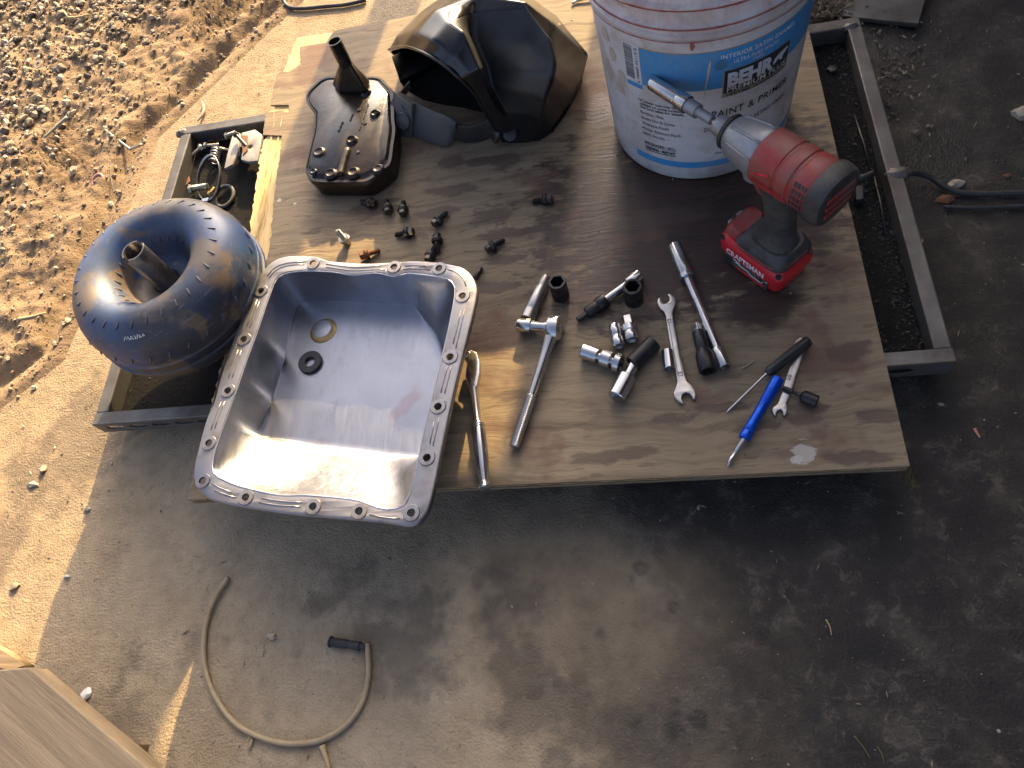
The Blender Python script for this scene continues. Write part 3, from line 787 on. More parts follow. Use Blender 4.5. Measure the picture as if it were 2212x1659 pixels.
bw = mesh('basin', V, Fc)
for v in bw.vertices:
    v.co.z += .0006 * mn.noise(v.co * 22)
# strengthening ribs pressed into the left wall
for (x, y) in ((470, 590), (400, 830)):
    c0 = at(*r5(x, y), .045)
    for v in bw.vertices:
        if .01 < v.co.z < .072:
            d = abs((v.co - c0).y); 
            if (v.co.xy - c0.xy).length < .09 and d < .013: v.co.x += .006 * math.cos(d / .013 * math.pi / 2) ** 2
bo = pan.part('basin', bw, 'pan', smooth=60)
sd2 = bo.modifiers.new('thick', 'SOLIDIFY'); sd2.thickness = .0018; sd2.offset = -1
hw = [circ(*at(*r5(x, y), PZ).xy, .0048, 18) for x, y in holes]
fl = pan.part('flange', plate('flange', [[p.xy for p in ow], [p.xy for p in iw]] + hw, PZ - .002, PZ + .001, .0006), 'flange', smooth=40)
# skirt folded down around the flange edge
V, Fc = [], []; m_ = len(ow)
for (k, z) in ((0, PZ + .0006), (.0016, PZ - .001), (.0018, PZ - .009)):
    for p in ow:
        d = (p - ctr).normalized() * k; V.append((p.x + d.x, p.y + d.y, z))
for j in range(2):
    for i in range(m_): k = (i + 1) % m_; Fc.append((j * m_ + i, j * m_ + k, (j + 1) * m_ + k, (j + 1) * m_ + i))
sk = pan.part('rim_skirt', mesh('rim_skirt', V, Fc), 'flange', smooth=60); q = sk.modifiers.new('thick', 'SOLIDIFY'); q.thickness = .0012
# bolt bosses and the bead pressed between them
boss = lathe('bolt_boss', [(.0051, .0002), (.0052, .0018), (.0098, .0018), (.0106, .0002)], 24, False, False)
for (x, y) in holes:
    p = at(*r5(x, y), PZ + .0008); o = link('bolt_boss', boss, 'flange', fl, smooth=40); o.location = p - pan.e.location
mid = [(a + b) / 2 for a, b in zip(polar(ow), ip)]
hp = [at(*r5(x, y), PZ) for x, y in holes]
for side in (-.0028, .0028):
    run = []
    def flush():
        global run
        if len(run) > 3: pan.part('gasket_bead', tube_mesh('gasket_bead', run, .0009, 6), 'flange', parent=fl, smooth=180)
        run = []
    for p in mid + mid[:1]:
        q = p + (p - ctr).normalized() * side; q.z = PZ + .001
        if min((q - h_).xy.length for h_ in hp) < .0125: flush()
        else: run.append(q.copy())
    flush()
# pressed disc in the floor
p = at(*r5(795, 490), .0045); dm = lathe('pressed_disc', [(.024, 0), (.022, .0012), (.0185, .003), (.016, .0026), (.002, .0026)], 40, False, True)
dm.transform(Matrix.Translation(p)); pan.part('pressed_disc', dm, 'brass', smooth=40)
p = at(*r5(783, 478), .0072); dm = lathe('disc_face', [(.0150, 0), (.0150, .0004), (.0145, .0005)], 40); dm.transform(Matrix.Translation(p)); pan.part('disc_face', dm, 'pan', smooth=40)
mg = lathe('ring_magnet', [(.0075, .0), (.0175, .0), (.0185, .001), (.0185, .0055), (.0175, .0065), (.0085, .0065), (.0075, .0055), (.0075, 0)], 40, False, False)
mgo = link('ring_magnet', mg, 'magnet', smooth=40); mgo.location = at(*r5(727, 665), .005)
tag(mgo, 'dark ring magnet lying on the floor of the oil pan', 'magnet')

# ------------------------------------------------------------------ bolts
def hexbolt(name, mat, L=.02, hr=.0062, fr=.0092, sr=.0038):
    prof = [(.001, L + .0135, 'hex'), (hr * .8, L + .0135), (hr, L + .0125, 'hex'), (hr, L + .0065, 'hex'), (hr * .98, L + .006), (fr * .9, L + .0045), (fr, L + .003), (fr, L + .0015), (fr * .8, L + .0005), (fr * .97, L - .0001), (fr * .97, L - .0014), (sr * 1.15, L - .0015)]
    z = L - .0016
    while z > .0022: prof += [(sr * 1.1, z), (sr * .93, z - .0006)]; z -= .0012
    prof += [(sr * .7, .0006), (sr * .6, 0)]
    return lathe(name, prof, 18)
bolts = [  # head px, tip px, mode
    ((808, 440), (780, 436), 'black flange bolt nearest the oil filter, shank pointing left', 'bolt'),
    ((838.5, 457), (836, 440), 'flange bolt left of two side by side, shiny washer face', 'bolt'),
    ((870.7, 461), (872, 444), 'flange bolt right of two side by side, head toward viewer', 'bolt'),
    ((940, 483), (957, 468), 'black flange bolt uppermost of the middle cluster', 'bolt'),
    ((889, 501), (866, 507), 'black flange bolt with shank pointing left, left of the middle cluster', 'bolt'),
    ((944, 511), (946, 545), 'black flange bolt with shank pointing straight toward viewer', 'bolt'),
    ((783, 553), (812, 544), 'reddish flange bolt in the sunlit patch behind the oil pan', 'rust'),
    ((1055, 538), (1078, 526), 'black flange bolt lying alone right of the bolt cluster', 'bolt'),
    ((1188, 431), (1158, 435), 'black flange bolt farthest right, near the bucket', 'bolt'),
    ((926, 560), (935, 545), 'black flange bolt half hidden behind the pan flange', 'bolt'),
]
GB = 'flange bolts scattered on the plywood'
protos = {}
def place_bolt(hpx, tpx, label, mat):
    h = at(*hpx, .0075); t = at(*tpx, .0042)
    d = (t - h); d.z = 0; d.normalize(); L = .02
    tip = h + d * (L + .009); tip.z = .0042; hd = h.copy(); hd.z = .0085
    e = empty('flange_bolt', (h.x, h.y, 0), label, 'bolt', GB)
    if mat not in protos:
        me = hexbolt('shank', mat)
        # split: head part and shank part
        bm = bmesh.new(); bm.from_mesh(me); g = [f for f in bm.faces if f.calc_center_median().z < .0186]; bm2 = bm.copy()
        bmesh.ops.delete(bm, geom=g, context='FACES'); mh = bpy.data.meshes.new('head'); bm.to_mesh(mh); bm.free()
        bm2.faces.ensure_lookup_table(); bmesh.ops.delete(bm2, geom=[f for f in bm2.faces if f.calc_center_median().z >= .0186], context='FACES'); ms = bpy.data.meshes.new('shank'); bm2.to_mesh(ms); bm2.free()
        for x_ in (mh, ms): x_.materials.append(MT[mat])
        protos[mat] = (mh, ms)
    m4 = zalign(tip, hd); m4 = Matrix.Translation(-e.location) @ m4
    for nm, me in zip(('head', 'shank'), protos[mat]):
        o = bpy.data.objects.new(nm, me); COL.objects.link(o); o.parent = e; o.matrix_local = m4
for b_ in bolts: place_bolt(*b_)
# the bolt standing on its head in the sun
e = empty('flange_bolt', at(747, 526), 'bright flange bolt standing on its head in the sun', 'bolt', GB)
me = hexbolt('shank', 'bolt_bright', .021); bm = bmesh.new(); bm.from_mesh(me); bm2 = bm.copy()
bmesh.ops.delete(bm, geom=[f for f in bm.faces if f.calc_center_median().z < .0196], context='FACES'); mh = bpy.data.meshes.new('head'); bm.to_mesh(mh)
bmesh.ops.delete(bm2, geom=[f for f in bm2.faces if f.calc_center_median().z >= .0196], context='FACES'); ms = bpy.data.meshes.new('shank'); bm2.to_mesh(ms)
for nm, x_ in (('head', mh), ('shank', ms)):
    o = link(nm, x_, 'bolt_bright', e); o.matrix_local = Matrix.Translation((0, 0, .0345)) @ Matrix.Rotation(rad(180), 4, 'X') @ Matrix.Rotation(rad(6), 4, 'Y')
pn = link('dowel_pin', lathe('dowel_pin', [(.003, 0), (.0036, .001), (.0036, .019), (.003, .02)], 16), 'bolt', mw=zalign(at(1026, 601, .004), at(1036, 585, .004)), smooth=40)
tag(pn, 'small dark pin lying just right of the pan corner', 'pin')

# ------------------------------------------------------------------ oil filter
def r22(x, y): return (603.5 + .2315 * x, 54.9 + .2315 * y)
FZ = .042
fl_px = [(350, 560), (400, 520), (470, 497), (600, 500), (760, 500), (880, 497), (950, 510), (1000, 560), (1065, 640), (1075, 760), (1080, 900), (1090, 1000), (1070, 1150), (1050, 1290), (1000, 1350), (840, 1465), (700, 1480), (400, 1480), (310, 1460), (265, 1390), (258, 1330), (300, 1150), (335, 1000), (345, 850), (320, 800), (262, 720), (275, 640)]
fo = [at(*r22(x, y), FZ - .008).to_2d().to_3d() for x, y in fl_px]; fo = smooth_path(fo, 3, True)
fil = Thing('transmission_filter', at(765, 290), 'flat black oily transmission filter with pickup tube, beside the helmet', 'oil filter')
fc = sum(fo, Vector()) / len(fo)
V, Fc = [], []; n = len(fo)
for (k, z) in ((.93, .0), (.985, .004), (1.0, .02), (1.0, FZ - .014), (1.018, FZ - .012), (1.02, FZ - .007), (1.0, FZ - .003), (.965, FZ - .003), (.955, FZ - .005), (.93, FZ - .005), (.9, FZ - .0012), (.885, FZ)):
    for p in fo: V.append((fc.x + (p.x - fc.x) * k, fc.y + (p.y - fc.y) * k, z))
rows = len(V) // n
for j in range(rows - 1):
    for i in range(n): k = (i + 1) % n; Fc.append((j * n + i, j * n + k, (j + 1) * n + k, (j + 1) * n + i))
Fc.append(tuple(range((rows - 1) * n, rows * n))); Fc.append(tuple(reversed(range(n))))
fb = fil.part('housing', mesh('housing', V, Fc), 'filter', smooth=45)
for (x, y, r, h) in ((810, 630, .0085, .004), (895, 830, .0085, .005), (680, 1080, .0095, .006), (370, 1185, .0105, .003), (480, 1385, .010, .0035), (690, 1375, .0105, .004), (920, 1340, .009, .0025), (320, 1365, .006, .002)):
    p = at(*r22(x, y), FZ); m_ = lathe('dimple', [(r * 1.2, -.0006), (r, h * .55), (r * .75, h), (r * .6, h * .6), (r * .3, h * .35)], 24, False, True); m_.transform(Matrix.Translation(p)); fil.part('dimple', m_, 'filter', parent=fb, smooth=60)
for (x, y) in ((745, 790), (800, 915), (735, 1185)):
    p = at(*r22(x, y), FZ); m_ = lathe('rivet', [(.0036, -.0002), (.003, .0016), (.001, .0019)], 14, False, True); m_.transform(Matrix.Translation(p)); fil.part('rivet', m_, 'bolt', parent=fb, smooth=60)
# raised centre channel
ch = [at(*r22(x, y), FZ) for x, y in ((640, 1160), (600, 1290), (570, 1400))]
fil.part('channel', tube_mesh('channel', smooth_path(ch, 4), .0065, 10), 'filter', parent=fb, smooth=180)
ch = [at(*r22(x, y), FZ) for x, y in ((830, 740), (780, 880), (745, 980))]
fil.part('stamping', tube_mesh('stamping', [p + Vector((.0006 * math.sin(i * 2.1), 0, -.0002)) for i, p in enumerate(smooth_path(ch, 8))], .0018, 6), 'filter', parent=fb)
for (a_, b_) in (((590, 900), (550, 990)), ((685, 830), (660, 890))):
    q0, q1 = at(*r22(*a_), FZ), at(*r22(*b_), FZ); fil.part('stamping', tube_mesh('stamping', [q0.lerp(q1, t / 8) + Vector((.0006 * math.sin(t * 2.1), 0, -.0002)) for t in range(9)], .0018, 6), 'filter', parent=fb)
# neck: flared wedge plus tube
tb0 = at(*r22(600, 320), .098); tb1 = at(*r22(515, 150), .132)
tp = [(.0108, -.01), (.0118, .0), (.0118, .0), (.0118, (tb1 - tb0).length), (.0122, (tb1 - tb0).length + .001), (.0105, (tb1 - tb0).length + .001), (.0103, .01), (.002, .0)]
m_ = lathe('pickup_tube', tp, 28, True, True); fil.part('pickup_tube', m_, 'filter', mw=zalign(tb0, tb1), smooth=40)
n0 = [at(*r22(x, y), FZ) for x, y in ((478, 555), (860, 520), (820, 640), (560, 640))]
td = (tb1 - tb0).normalized(); sx = td.cross(Vector((0, 0, 1))).normalized()
sx = Vector((1, 0, 0)) - td * td.x; sx.normalize(); sy = td.cross(sx)
n1 = [tb0 - td * .004 + sx * a * .0118 + sy * b * .0118 for a, b in ((-.9, .5), (.9, .5), (.85, -.6), (-.85, -.6))]
n1 = sorted(n1, key=lambda p: math.atan2(p.y - tb0.y, p.x - tb0.x)); n0s = sorted(n0, key=lambda p: math.atan2(p.y - sum((q.y for q in n0)) / 4, p.x - sum((q.x for q in n0)) / 4))
ring = []
m1 = [a.lerp(b, .72) for a, b in zip(n0s, n1)]
VV = n0s + m1 + n1; FF = []
for L_ in (0, 4): FF += [(L_ + i, L_ + (i + 1) % 4, L_ + 4 + (i + 1) % 4, L_ + 4 + i) for i in range(4)]
FF += [(0, 1, 2, 3), (8, 9, 10, 11)]
fil.part('neck', mesh('neck', VV, FF), 'filter', bevel=.005, bseg=3, smooth=40)

# ------------------------------------------------------------------ sockets, extensions, ratchets, wrenches
def axial(name, p0, p1, z0, z1, segs, mat, label, cat, group=None, mats=None, names=None):
    """tool made of coaxial segments. segs: list of profiles in fractions of length"""
    a, b = at(*p0, z0), at(*p1, z1); L = (b - a).length; m4 = zalign(a, b)
    base = (a + b) / 2; base.z = 0
    T = Thing(name, base, label, cat, group)
    for i, pr in enumerate(segs):
        me = lathe(names[i] if names else 'body', [(p[0], p[1] * L if abs(p[1]) <= 1.6 else p[1]) + tuple(p[2:]) for p in pr], 24)
        T.part(names[i] if names else 'body', me, mats[i] if mats else mat, mw=m4, smooth=35)
    return T
def sleeve(r, t0, t1, ri=None, c=.02, shape='c', holes=(True, False), hshape='hex'):
    """closed sleeve profile with a recess at either end"""
    p = []
    ri = ri or r * .72
    if holes[0]: p += [(ri * .7, t0 + .3 * (t1 - t0), hshape), (ri, t0 + .05 * (t1 - t0), hshape), (ri * 1.02, t0, hshape)]
    p += [(r * .92, t0), (r, t0 + c), (r, t1 - c), (r * .92, t1)]
    if holes[1]: p += [(ri * 1.02, t1, hshape), (ri, t1 - .05 * (t1 - t0), hshape), (ri * .7, t1 - .3 * (t1 - t0), hshape)]
    return p
def rod(r0, r1, t0, t1): return [(r0, t0), (r1, t1)]

# standing impact sockets
def standing(px_, r, h, label):
    p = at(*px_, h); p.z = 0; T = Thing('impact_socket', p, label, 'socket', 'impact sockets standing upright')
    me = lathe('sleeve', [(r * .9, 0), (r, .0012), (r, h * .45), (r * .97, h * .47), (r, h * .5), (r, h - .001), (r * .94, h), (r * .74, h, 'hex'), (r * .72, h - .001, 'hex'), (r * .72, h * .35, 'hex'), (r * .4, h * .34)], 36)
    T.part('sleeve', me, 'impact_black', mw=Matrix.Translation(p), smooth=35)
standing((1203, 608), .0125, .037, 'black impact socket standing upright beside the chrome extension')
standing((1366, 618), .0128, .037, 'black impact socket standing upright in front of the bit socket')

axial('deep_socket', (1180, 598), (1139, 690), .0085, .0085, [sleeve(.0068, 0, .33), sleeve(.0092, .25, .78, holes=(False, False)), rod(.0085, .0085, .76, .8), sleeve(.0102, .78, 1.0, holes=(False, True), c=.01)], 'chrome_dull', 'chrome stepped extension leaning between ratchet and upright socket', 'extension', names=['drive_end', 'shaft', 'groove', 'socket_end'])
axial('bit_socket', (1247, 692), (1383, 594), .006, .010, [[(.0035, 0, 'hex'), (.0048, .01, 'hex'), (.0048, .17, 'hex')], sleeve(.0088, .15, .34, holes=(False, False)), sleeve(.0105, .32, .45, holes=(False, False)), rod(.0062, .0062, .44, .82), sleeve(.0098, .8, 1.0, holes=(False, True))], 'chrome', 'black hex bit socket on a chrome extension', 'bit socket',
      mats=['impact_black', 'impact_black', 'impact_black', 'chrome', 'chrome'], names=['hex_bit', 'holder', 'collar', 'shaft', 'socket_end'])
axial('small_socket', (1327, 703), (1337, 749), .0085, .0085, [sleeve(.0083, 0, .5, holes=(True, False), c=.03), sleeve(.0075, .48, .56, holes=(False, False)), sleeve(.0088, .55, 1.0, holes=(False, True), c=.03)], 'chrome', 'small chrome socket left of the hex drive socket', 'socket', names=['hex_end', 'groove', 'drive_end'])
axial('hex_drive_socket', (1354, 685), (1366, 735), .0095, .0095, [[(.0072, 0, 'hex'), (.0082, .03, 'hex'), (.0082, .42, 'hex')], sleeve(.0105, .38, .62, holes=(False, False)), sleeve(.0092, .6, 1.0, holes=(False, True), c=.03)], 'chrome', 'chrome socket with hex key end between small socket and upright socket', 'socket', names=['hex_bit', 'knurled_collar', 'drive_end'])
axial('universal_joint', (1258, 758), (1342, 786), .0105, .0115, [sleeve(.0108, 0, .42, c=.02), rod(.0062, .0062, .4, .55), sleeve(.0118, .5, .76, holes=(False, False)), rod(.0065, .0065, .74, .86), sleeve(.0135, .84, 1.0, holes=(False, True), c=.015)], 'chrome', 'chrome universal joint socket with ringed end', 'universal joint', names=['socket_end', 'pin', 'yoke', 'neck', 'ring_end'])
axial('deep_impact_socket', (1412, 740), (1366, 787), .0118, .0118, [sleeve(.0118, 0, 1.0, holes=(True, True), c=.02)], 'impact_black', 'black deep impact socket lying on a chrome adapter', 'socket', names=['sleeve'])
axial('chrome_adapter', (1374, 780), (1331, 858), .0105, .0118, [rod(.0075, .0075, -.08, .5), sleeve(.012, .42, 1.0, holes=(False, True), c=.02)], 'chrome', 'chrome deep socket plugged into the black impact socket', 'socket', names=['shank', 'sleeve'])
axial('short_socket', (1441, 757), (1446, 797), .0078, .0078, [sleeve(.0076, 0, 1.0, holes=(True, True), c=.03)], 'chrome', 'small chrome socket touching the open ended wrench', 'socket', names=['sleeve'])
axial('long_extension', (1456, 530), (1566, 794), .0095, .0088, [sleeve(.0096, 0, .27, holes=(True, False), c=.008), sleeve(.0108, .255, .29, holes=(False, False), c=.004), rod(.0062, .006, .28, .9), sleeve(.0088, .86, 1.0, holes=(False, True), c=.008)], 'chrome', 'long chrome extension bar pointing at the drill', 'extension bar', names=['socket_end', 'retaining_ring', 'shaft', 'drive_end'])
axial('impact_adapter', (1504, 700), (1531, 802), .0095, .0105, [[(.0052, 0, 'sq'), (.0062, .02, 'sq'), (.0062, .2, 'sq')], sleeve(.0088, .17, .58, holes=(False, False), c=.015), [(.0088, .56), (.0122, .68), (.0122, .98), (.0115, 1.0), (.0085, 1.0, 'hex'), (.0082, .9, 'hex'), (.006, .7, 'hex')]], 'impact_black', 'black impact adapter with square chrome drive, next to the long extension', 'adapter', mats=['chrome', 'impact_black', 'impact_black'], names=['square_drive', 'neck', 'socket_end'])

def hermite_disc(name, r, t): return lathe(name, [(r * .55, 0), (r * .93, 0), (r, t * .15), (r, t * .85), (r * .93, t), (r * .6, t), (r * .55, t * .85), (r * .2, t * .85)], 32)
# knurled ratchet
hd = at(1196, 708, .017); en = at(1111, 966, .0075)
T = Thing('knurled_ratchet', at(1150, 850), 'chrome ratchet with knurled handle and a socket on its drive', 'ratchet')
ax = (at(1120, 702, .0115) - at(1180, 705, .0165)); ax.normalize()
m4 = zalign(hd - ax * .009, hd + ax * .006); hm = hermite_disc('head', .0165, .015); hm.transform(Matrix.Diagonal((1.15, 1, 1, 1))); T.part('head', hm, 'chrome', mw=m4, smooth=40)
hdir = (en - hd).normalized(); nk = hd + hdir * .012; L = (en - nk).length
kp = [(.0098, 0), (.0075, .1 * L), (.0066, .2 * L), (.0066, .5 * L), (.0062, .55 * L), (.0062, .56 * L)]
T.part('shaft', lathe('shaft', kp, 24), 'chrome', mw=zalign(nk, en), smooth=40)
# knurl: crossed ridges modelled as a diamond relief
V, Fc = [], []; nz, ns = 64, 28
for j in range(nz + 1):
    for i in range(ns):
        t = j / nz; a = 2 * math.pi * (i + .5 * (j % 2)) / ns; r = .0072 if (i + j) % 2 else .0066
        if j in (0, nz): r = .0062
        V.append((r * math.cos(a), r * math.sin(a), (.55 + .45 * t) * L))
for j in range(nz):
    for i in range(ns): k = (i + 1) % ns; Fc.append((j * ns + i, j * ns + k, (j + 1) * ns + k, (j + 1) * ns + i))
Fc.append(tuple(range(nz * ns, (nz + 1) * ns))); T.part('knurled_grip', mesh('knurled_grip', V, Fc), 'chrome_dull', mw=zalign(nk, en))
a0 = hd + ax * .005; a1 = at(1120, 702, .0115); Ls = (a1 - a0).length
T.part('drive', lathe('drive', [(.0085, 0), (.009, .1 * Ls), (.0078, .2 * Ls), (.0078, .55 * Ls), (.0072, .56 * Ls), (.0072, .62 * Ls)], 24), 'chrome', mw=zalign(a0, a1), smooth=40)
T.part('socket', lathe('socket', [(p[0], p[1] * Ls) + tuple(p[2:]) for p in sleeve(.0103, .58, 1.0, holes=(False, True), c=.03)], 28), 'chrome', mw=zalign(a0, a1), smooth=40)
lv = lathe('reverse_lever', [(.004, 0), (.005, .0015), (.004, .003), (.001, .0032)], 16); T.part('reverse_lever', lv, 'chrome_dull', mw=zalign(hd - ax * .009, hd - ax * .012), smooth=40)

# polished ratchet leaning past the board edge, raised on the pan flange side
T = Thing('polished_ratchet', at(1030, 930), 'polished chrome ratchet with smooth handle beside the oil pan', 'ratchet')
q = lambda x, y, z: at(384 + .397 * x, 521 + .397 * y, z)
hz = .02
hpts = [(1560, 640), (1572, 612), (1600, 598), (1630, 612), (1645, 660), (1645, 720), (1632, 790), (1615, 830), (1590, 800), (1568, 745), (1572, 700), (1578, 670), (1568, 655)]
hl = [tuple(q(x, y, hz).xy) for x, y in hpts]
T.part('head', plate('head', [hl], hz - .007, hz + .004, .0015), 'chrome', smooth=40)
m_ = lathe('drive_button', [(.0022, -.006), (.0052, -.006), (.0056, .004), (.005, .0055), (.0028, .0055), (.0024, .003)], 20); m_.transform(Matrix.Translation(q(1573, 622, hz))); T.part('drive_button', m_, 'chrome', smooth=40)
s0, s1 = q(1612, 800, hz - .001), q(1672, 1350, .0155); L = (s1 - s0).length
pr = [(.0065, 0), (.0056, .06), (.0052, .2), (.0052, .32), (.0064, .35), (.0085, .37), (.0088, .385), (.0082, .39), (.0088, .395), (.0088, .405), (.0082, .41), (.0088, .415), (.009, .43), (.0094, .52), (.0096, .62), (.0088, .74), (.0072, .86), (.0062, .92), (.0064, .95), (.0088, .965), (.0094, .98), (.0088, .995), (.005, 1.0)]
T.part('handle', lathe('handle', [(r, t * L) for r, t in pr], 28), 'chrome', mw=zalign(s0, s1), smooth=50)

# wrenches from outlines
def r6(x, y): return (987.5 + .3307 * x, 493.7 + .3307 * y)
def r7(x, y): return (1371.5 + .3638 * x, 438.9 + .3638 * y)
W1 = [(1308, 480), (1312, 462), (1326, 448), (1338, 478), (1352, 492), (1372, 490), (1388, 474), (1386, 452), (1375, 430), (1392, 427), (1415, 440), (1431, 462), (1430, 492), (1415, 525), (1408, 552), (1420, 640), (1445, 780), (1470, 880), (1488, 960), (1502, 1000), (1530, 1022), (1552, 1055), (1560, 1085), (1556, 1110), (1543, 1122), (1532, 1098), (1515, 1078), (1492, 1073), (1472, 1085), (1465, 1110), (1478, 1140), (1468, 1146), (1440, 1128), (1418, 1100), (1414, 1072), (1428, 1040), (1438, 1005), (1432, 965), (1415, 870), (1392, 760), (1372, 640), (1362, 570), (1350, 545), (1325, 525), (1312, 502)]
T = Thing('open_end_wrench', at(1459, 745), 'matte chrome double open ended wrench in the middle of the tools', 'wrench')
wl_ = [at(*r6(x, y), .005).xy for x, y in W1]
wb = T.part('body', plate('body', [wl_], .0008, .0062, .0012), 'chrome_dull', smooth=40)
def flat_text(T, body, pos, dirv, width, size, z, mat, parent, bold=.0):
    me = text_mesh(body, size, bold, width); d = dirv.normalized(); u = Vector((0, 0, 1)).cross(d)
    m4 = Matrix((d, u, Vector((0, 0, 1)))).transposed().to_4x4(); m4.translation = pos; T.part('stamped_mark', me, mat, parent=parent, mw=m4)
dv = at(*r6(1385, 580), .006) - at(*r6(1475, 1000), .006)
flat_text(T, '12', at(*r6(1400, 612), .0066), dv, .006, .0075, 0, 'rubber', wb)
flat_text(T, '13', at(*r6(1474, 960), .0066), dv, .006, .0075, 0, 'rubber', wb)
for s_ in (-1, 1):
    a_, b_ = at(*r6(1393 + s_ * 14, 590), .0062), at(*r6(1459 + s_ * 16, 960), .0062); T.part('edge_bead', tube_mesh('edge_bead', [a_, b_], .0006, 6), 'chrome_dull', parent=wb)
W2 = [(812, 1225), (820, 1208), (838, 1200), (848, 1190), (862, 1150), (885, 1080), (915, 985), (945, 890), (955, 850), (950, 830), (958, 812), (975, 802), (1000, 798), (1030, 805), (1045, 825), (1040, 850), (1015, 868), (1000, 890), (985, 950), (960, 1020), (935, 1100), (912, 1165), (898, 1190), (905, 1205), (908, 1225), (898, 1255), (884, 1268), (878, 1240), (866, 1226), (848, 1232), (838, 1252), (838, 1268), (824, 1258)]
T = Thing('combination_wrench', at(*r7(940, 1010)), 'small chrome combination wrench under the screwdriver handle', 'wrench')
wb = T.part('body', plate('body', [[at(*r7(x, y), .004).xy for x, y in W2], [at(*r7(996 + 17 * math.cos(a), 833 + 15 * math.sin(a)), .004).xy for a in [i * .524 for i in range(12)]]], .0006, .0052, .001), 'chrome_dull', smooth=40)
flat_text(T, '10', at(*r7(926, 1050), .0056), at(*r7(960, 940), .006) - at(*r7(925, 1050), .006), .007, .0075, 0, 'rubber', wb)

# small screwdriver with black handle
a, b, c = at(*r7(1035, 812), .012), at(*r7(782, 1012), .0095), at(*r7(545, 1242), .003)
T = Thing('pocket_screwdriver', at(1650, 810), 'small screwdriver with black handle and thin steel blade', 'screwdriver')
L = (b - a).length
V, Fc = [], []; prf = [(.004, 0), (.0066, .02), (.0072, .06), (.0072, .5), (.0066, .6), (.0068, .9), (.0055, .97), (.003, 1)]
sg = 24
for (r, t) in prf:
    for i in range(sg):
        aa = 2 * math.pi * i / sg; rr = r * (1 - .13 * (math.cos(6 * aa) > .3) * (0.05 < t < .95)); V.append((rr * math.cos(aa), rr * math.sin(aa), t * L))
for j in range(len(prf) - 1):
    for i in range(sg): k = (i + 1) % sg; Fc.append((j * sg + i, j * sg + k, (j + 1) * sg + k, (j + 1) * sg + i))
Fc += [tuple(range(sg)), tuple(range((len(prf) - 1) * sg, len(prf) * sg))]
T.part('handle', mesh('handle', V, Fc), 'black_plastic', mw=zalign(a, b), smooth=50)
L2 = (c - b).length; T.part('blade', lathe('blade', [(.0019, -.002), (.0017, 0), (.0016, L2 * .93), (.0008, L2)], 12), 'chrome_dull', mw=zalign(b, c), smooth=50)

# blue bit driver
a, b, c = at(*r7(852, 1040), .012), at(*r7(645, 1402), .0085), at(*r7(548, 1562), .004)
T = Thing('blue_bit_driver', at(1640, 885), 'metallic blue bit driver with silver bit at the front of the board', 'bit driver')
L = (b - a).length
pf = [(.004, 0), (.0078, .01), (.0082, .05), (.0078, .17), (.0079, .2), (.0070, .24), (.0066, .42), (.0062, .43), (.0066, .44), (.0062, .62), (.0066, .78), (.0072, .87), (.0068, .875), (.0072, .885), (.0068, .905), (.0072, .915), (.0074, .96), (.0066, .99), (.0045, 1)]
T.part('grip', lathe('grip', [(r, t * L) for r, t in pf], 28), 'blue_anod', mw=zalign(a, b), smooth=50)
L2 = (c - b).length
T.part('bit', lathe('bit', [(.0034, -.004, 'hex'), (.0034, .42 * L2, 'hex'), (.0026, .47 * L2), (.0026, .62 * L2), (.0036, .7 * L2), (.0034, .86 * L2, 'sq'), (.0008, L2)], 16), 'chrome', mw=zalign(b, c), smooth=35)

# black nut driver bit crossing the wrench
a, b = at(*r7(885, 1098), .0075), at(*r7(1082, 1182), .0085)
T = Thing('nut_setter', at(*r7(990, 1145)), 'black hex nut setter lying across the combination wrench', 'nut setter')
L = (b - a).length
T.part('shank', lathe('shank', [(.003, 0), (.0033, .03 * L, 'hex'), (.0033, .25 * L, 'hex'), (.0022, .28 * L), (.0022, .36 * L), (.0033, .39 * L, 'hex'), (.0033, .53 * L, 'hex')], 18), 'impact_black', mw=zalign(a, b), smooth=35)
T.part('socket', lathe('socket', [(.004, .5 * L), (.0078, .58 * L), (.0082, .62 * L), (.0082, .98 * L), (.0076, L), (.0056, L, 'hex'), (.0052, .8 * L, 'hex')], 24), 'impact_black', mw=zalign(a, b), smooth=35)

# ------------------------------------------------------------------ paint bucket
BC = Vector((.0877, .891, 0.0006))
bk = Thing('paint_bucket', BC, 'white five gallon paint bucket with blue label and grimy rim', 'bucket')
rb = lambda z: .131 + .05 * z
prof = [(.05, .0), (.124, .0), (.129, .0015), (rb(.006), .006), (rb(.06), .06), (rb(.15), .15), (rb(.245), .245), (rb(.2555), .2555), (rb(.256) + .0035, .2562), (rb(.258) + .0045, .2585), (rb(.262) + .0042, .2625), (rb(.264) + .0005, .2645), (rb(.272) + .0005, .2725), (rb(.274) + .005, .2738), (rb(.277) + .005, .277), (rb(.279) + .001, .2795),
        (rb(.298), .298), (rb(.3) + .0055, .2995), (rb(.304) + .0055, .304), (rb(.306) + .001, .3065), (rb(.318), .318), (rb(.32) + .0055, .3195), (rb(.325) + .006, .325), (rb(.328) + .002, .328), (rb(.345), .345), (rb(.347) + .005, .3465), (rb(.36) + .006, .36), (rb(.365) + .003, .366), (rb(.36) - .003, .366), (rb(.35) - .004, .355), (rb(.02) - .004, .02), (.05, .006)]
m_ = lathe('shell', prof, 120, True, True); m_.transform(Matrix.Translation(BC)); bsh = bk.part('shell', m_, 'bucket', smooth=40)
def on(th, z, off=.0005):
    r = rb(z) + off; a = rad(th); return Vector((BC.x + r * math.sin(a), BC.y - r * math.cos(a), BC.z + z))
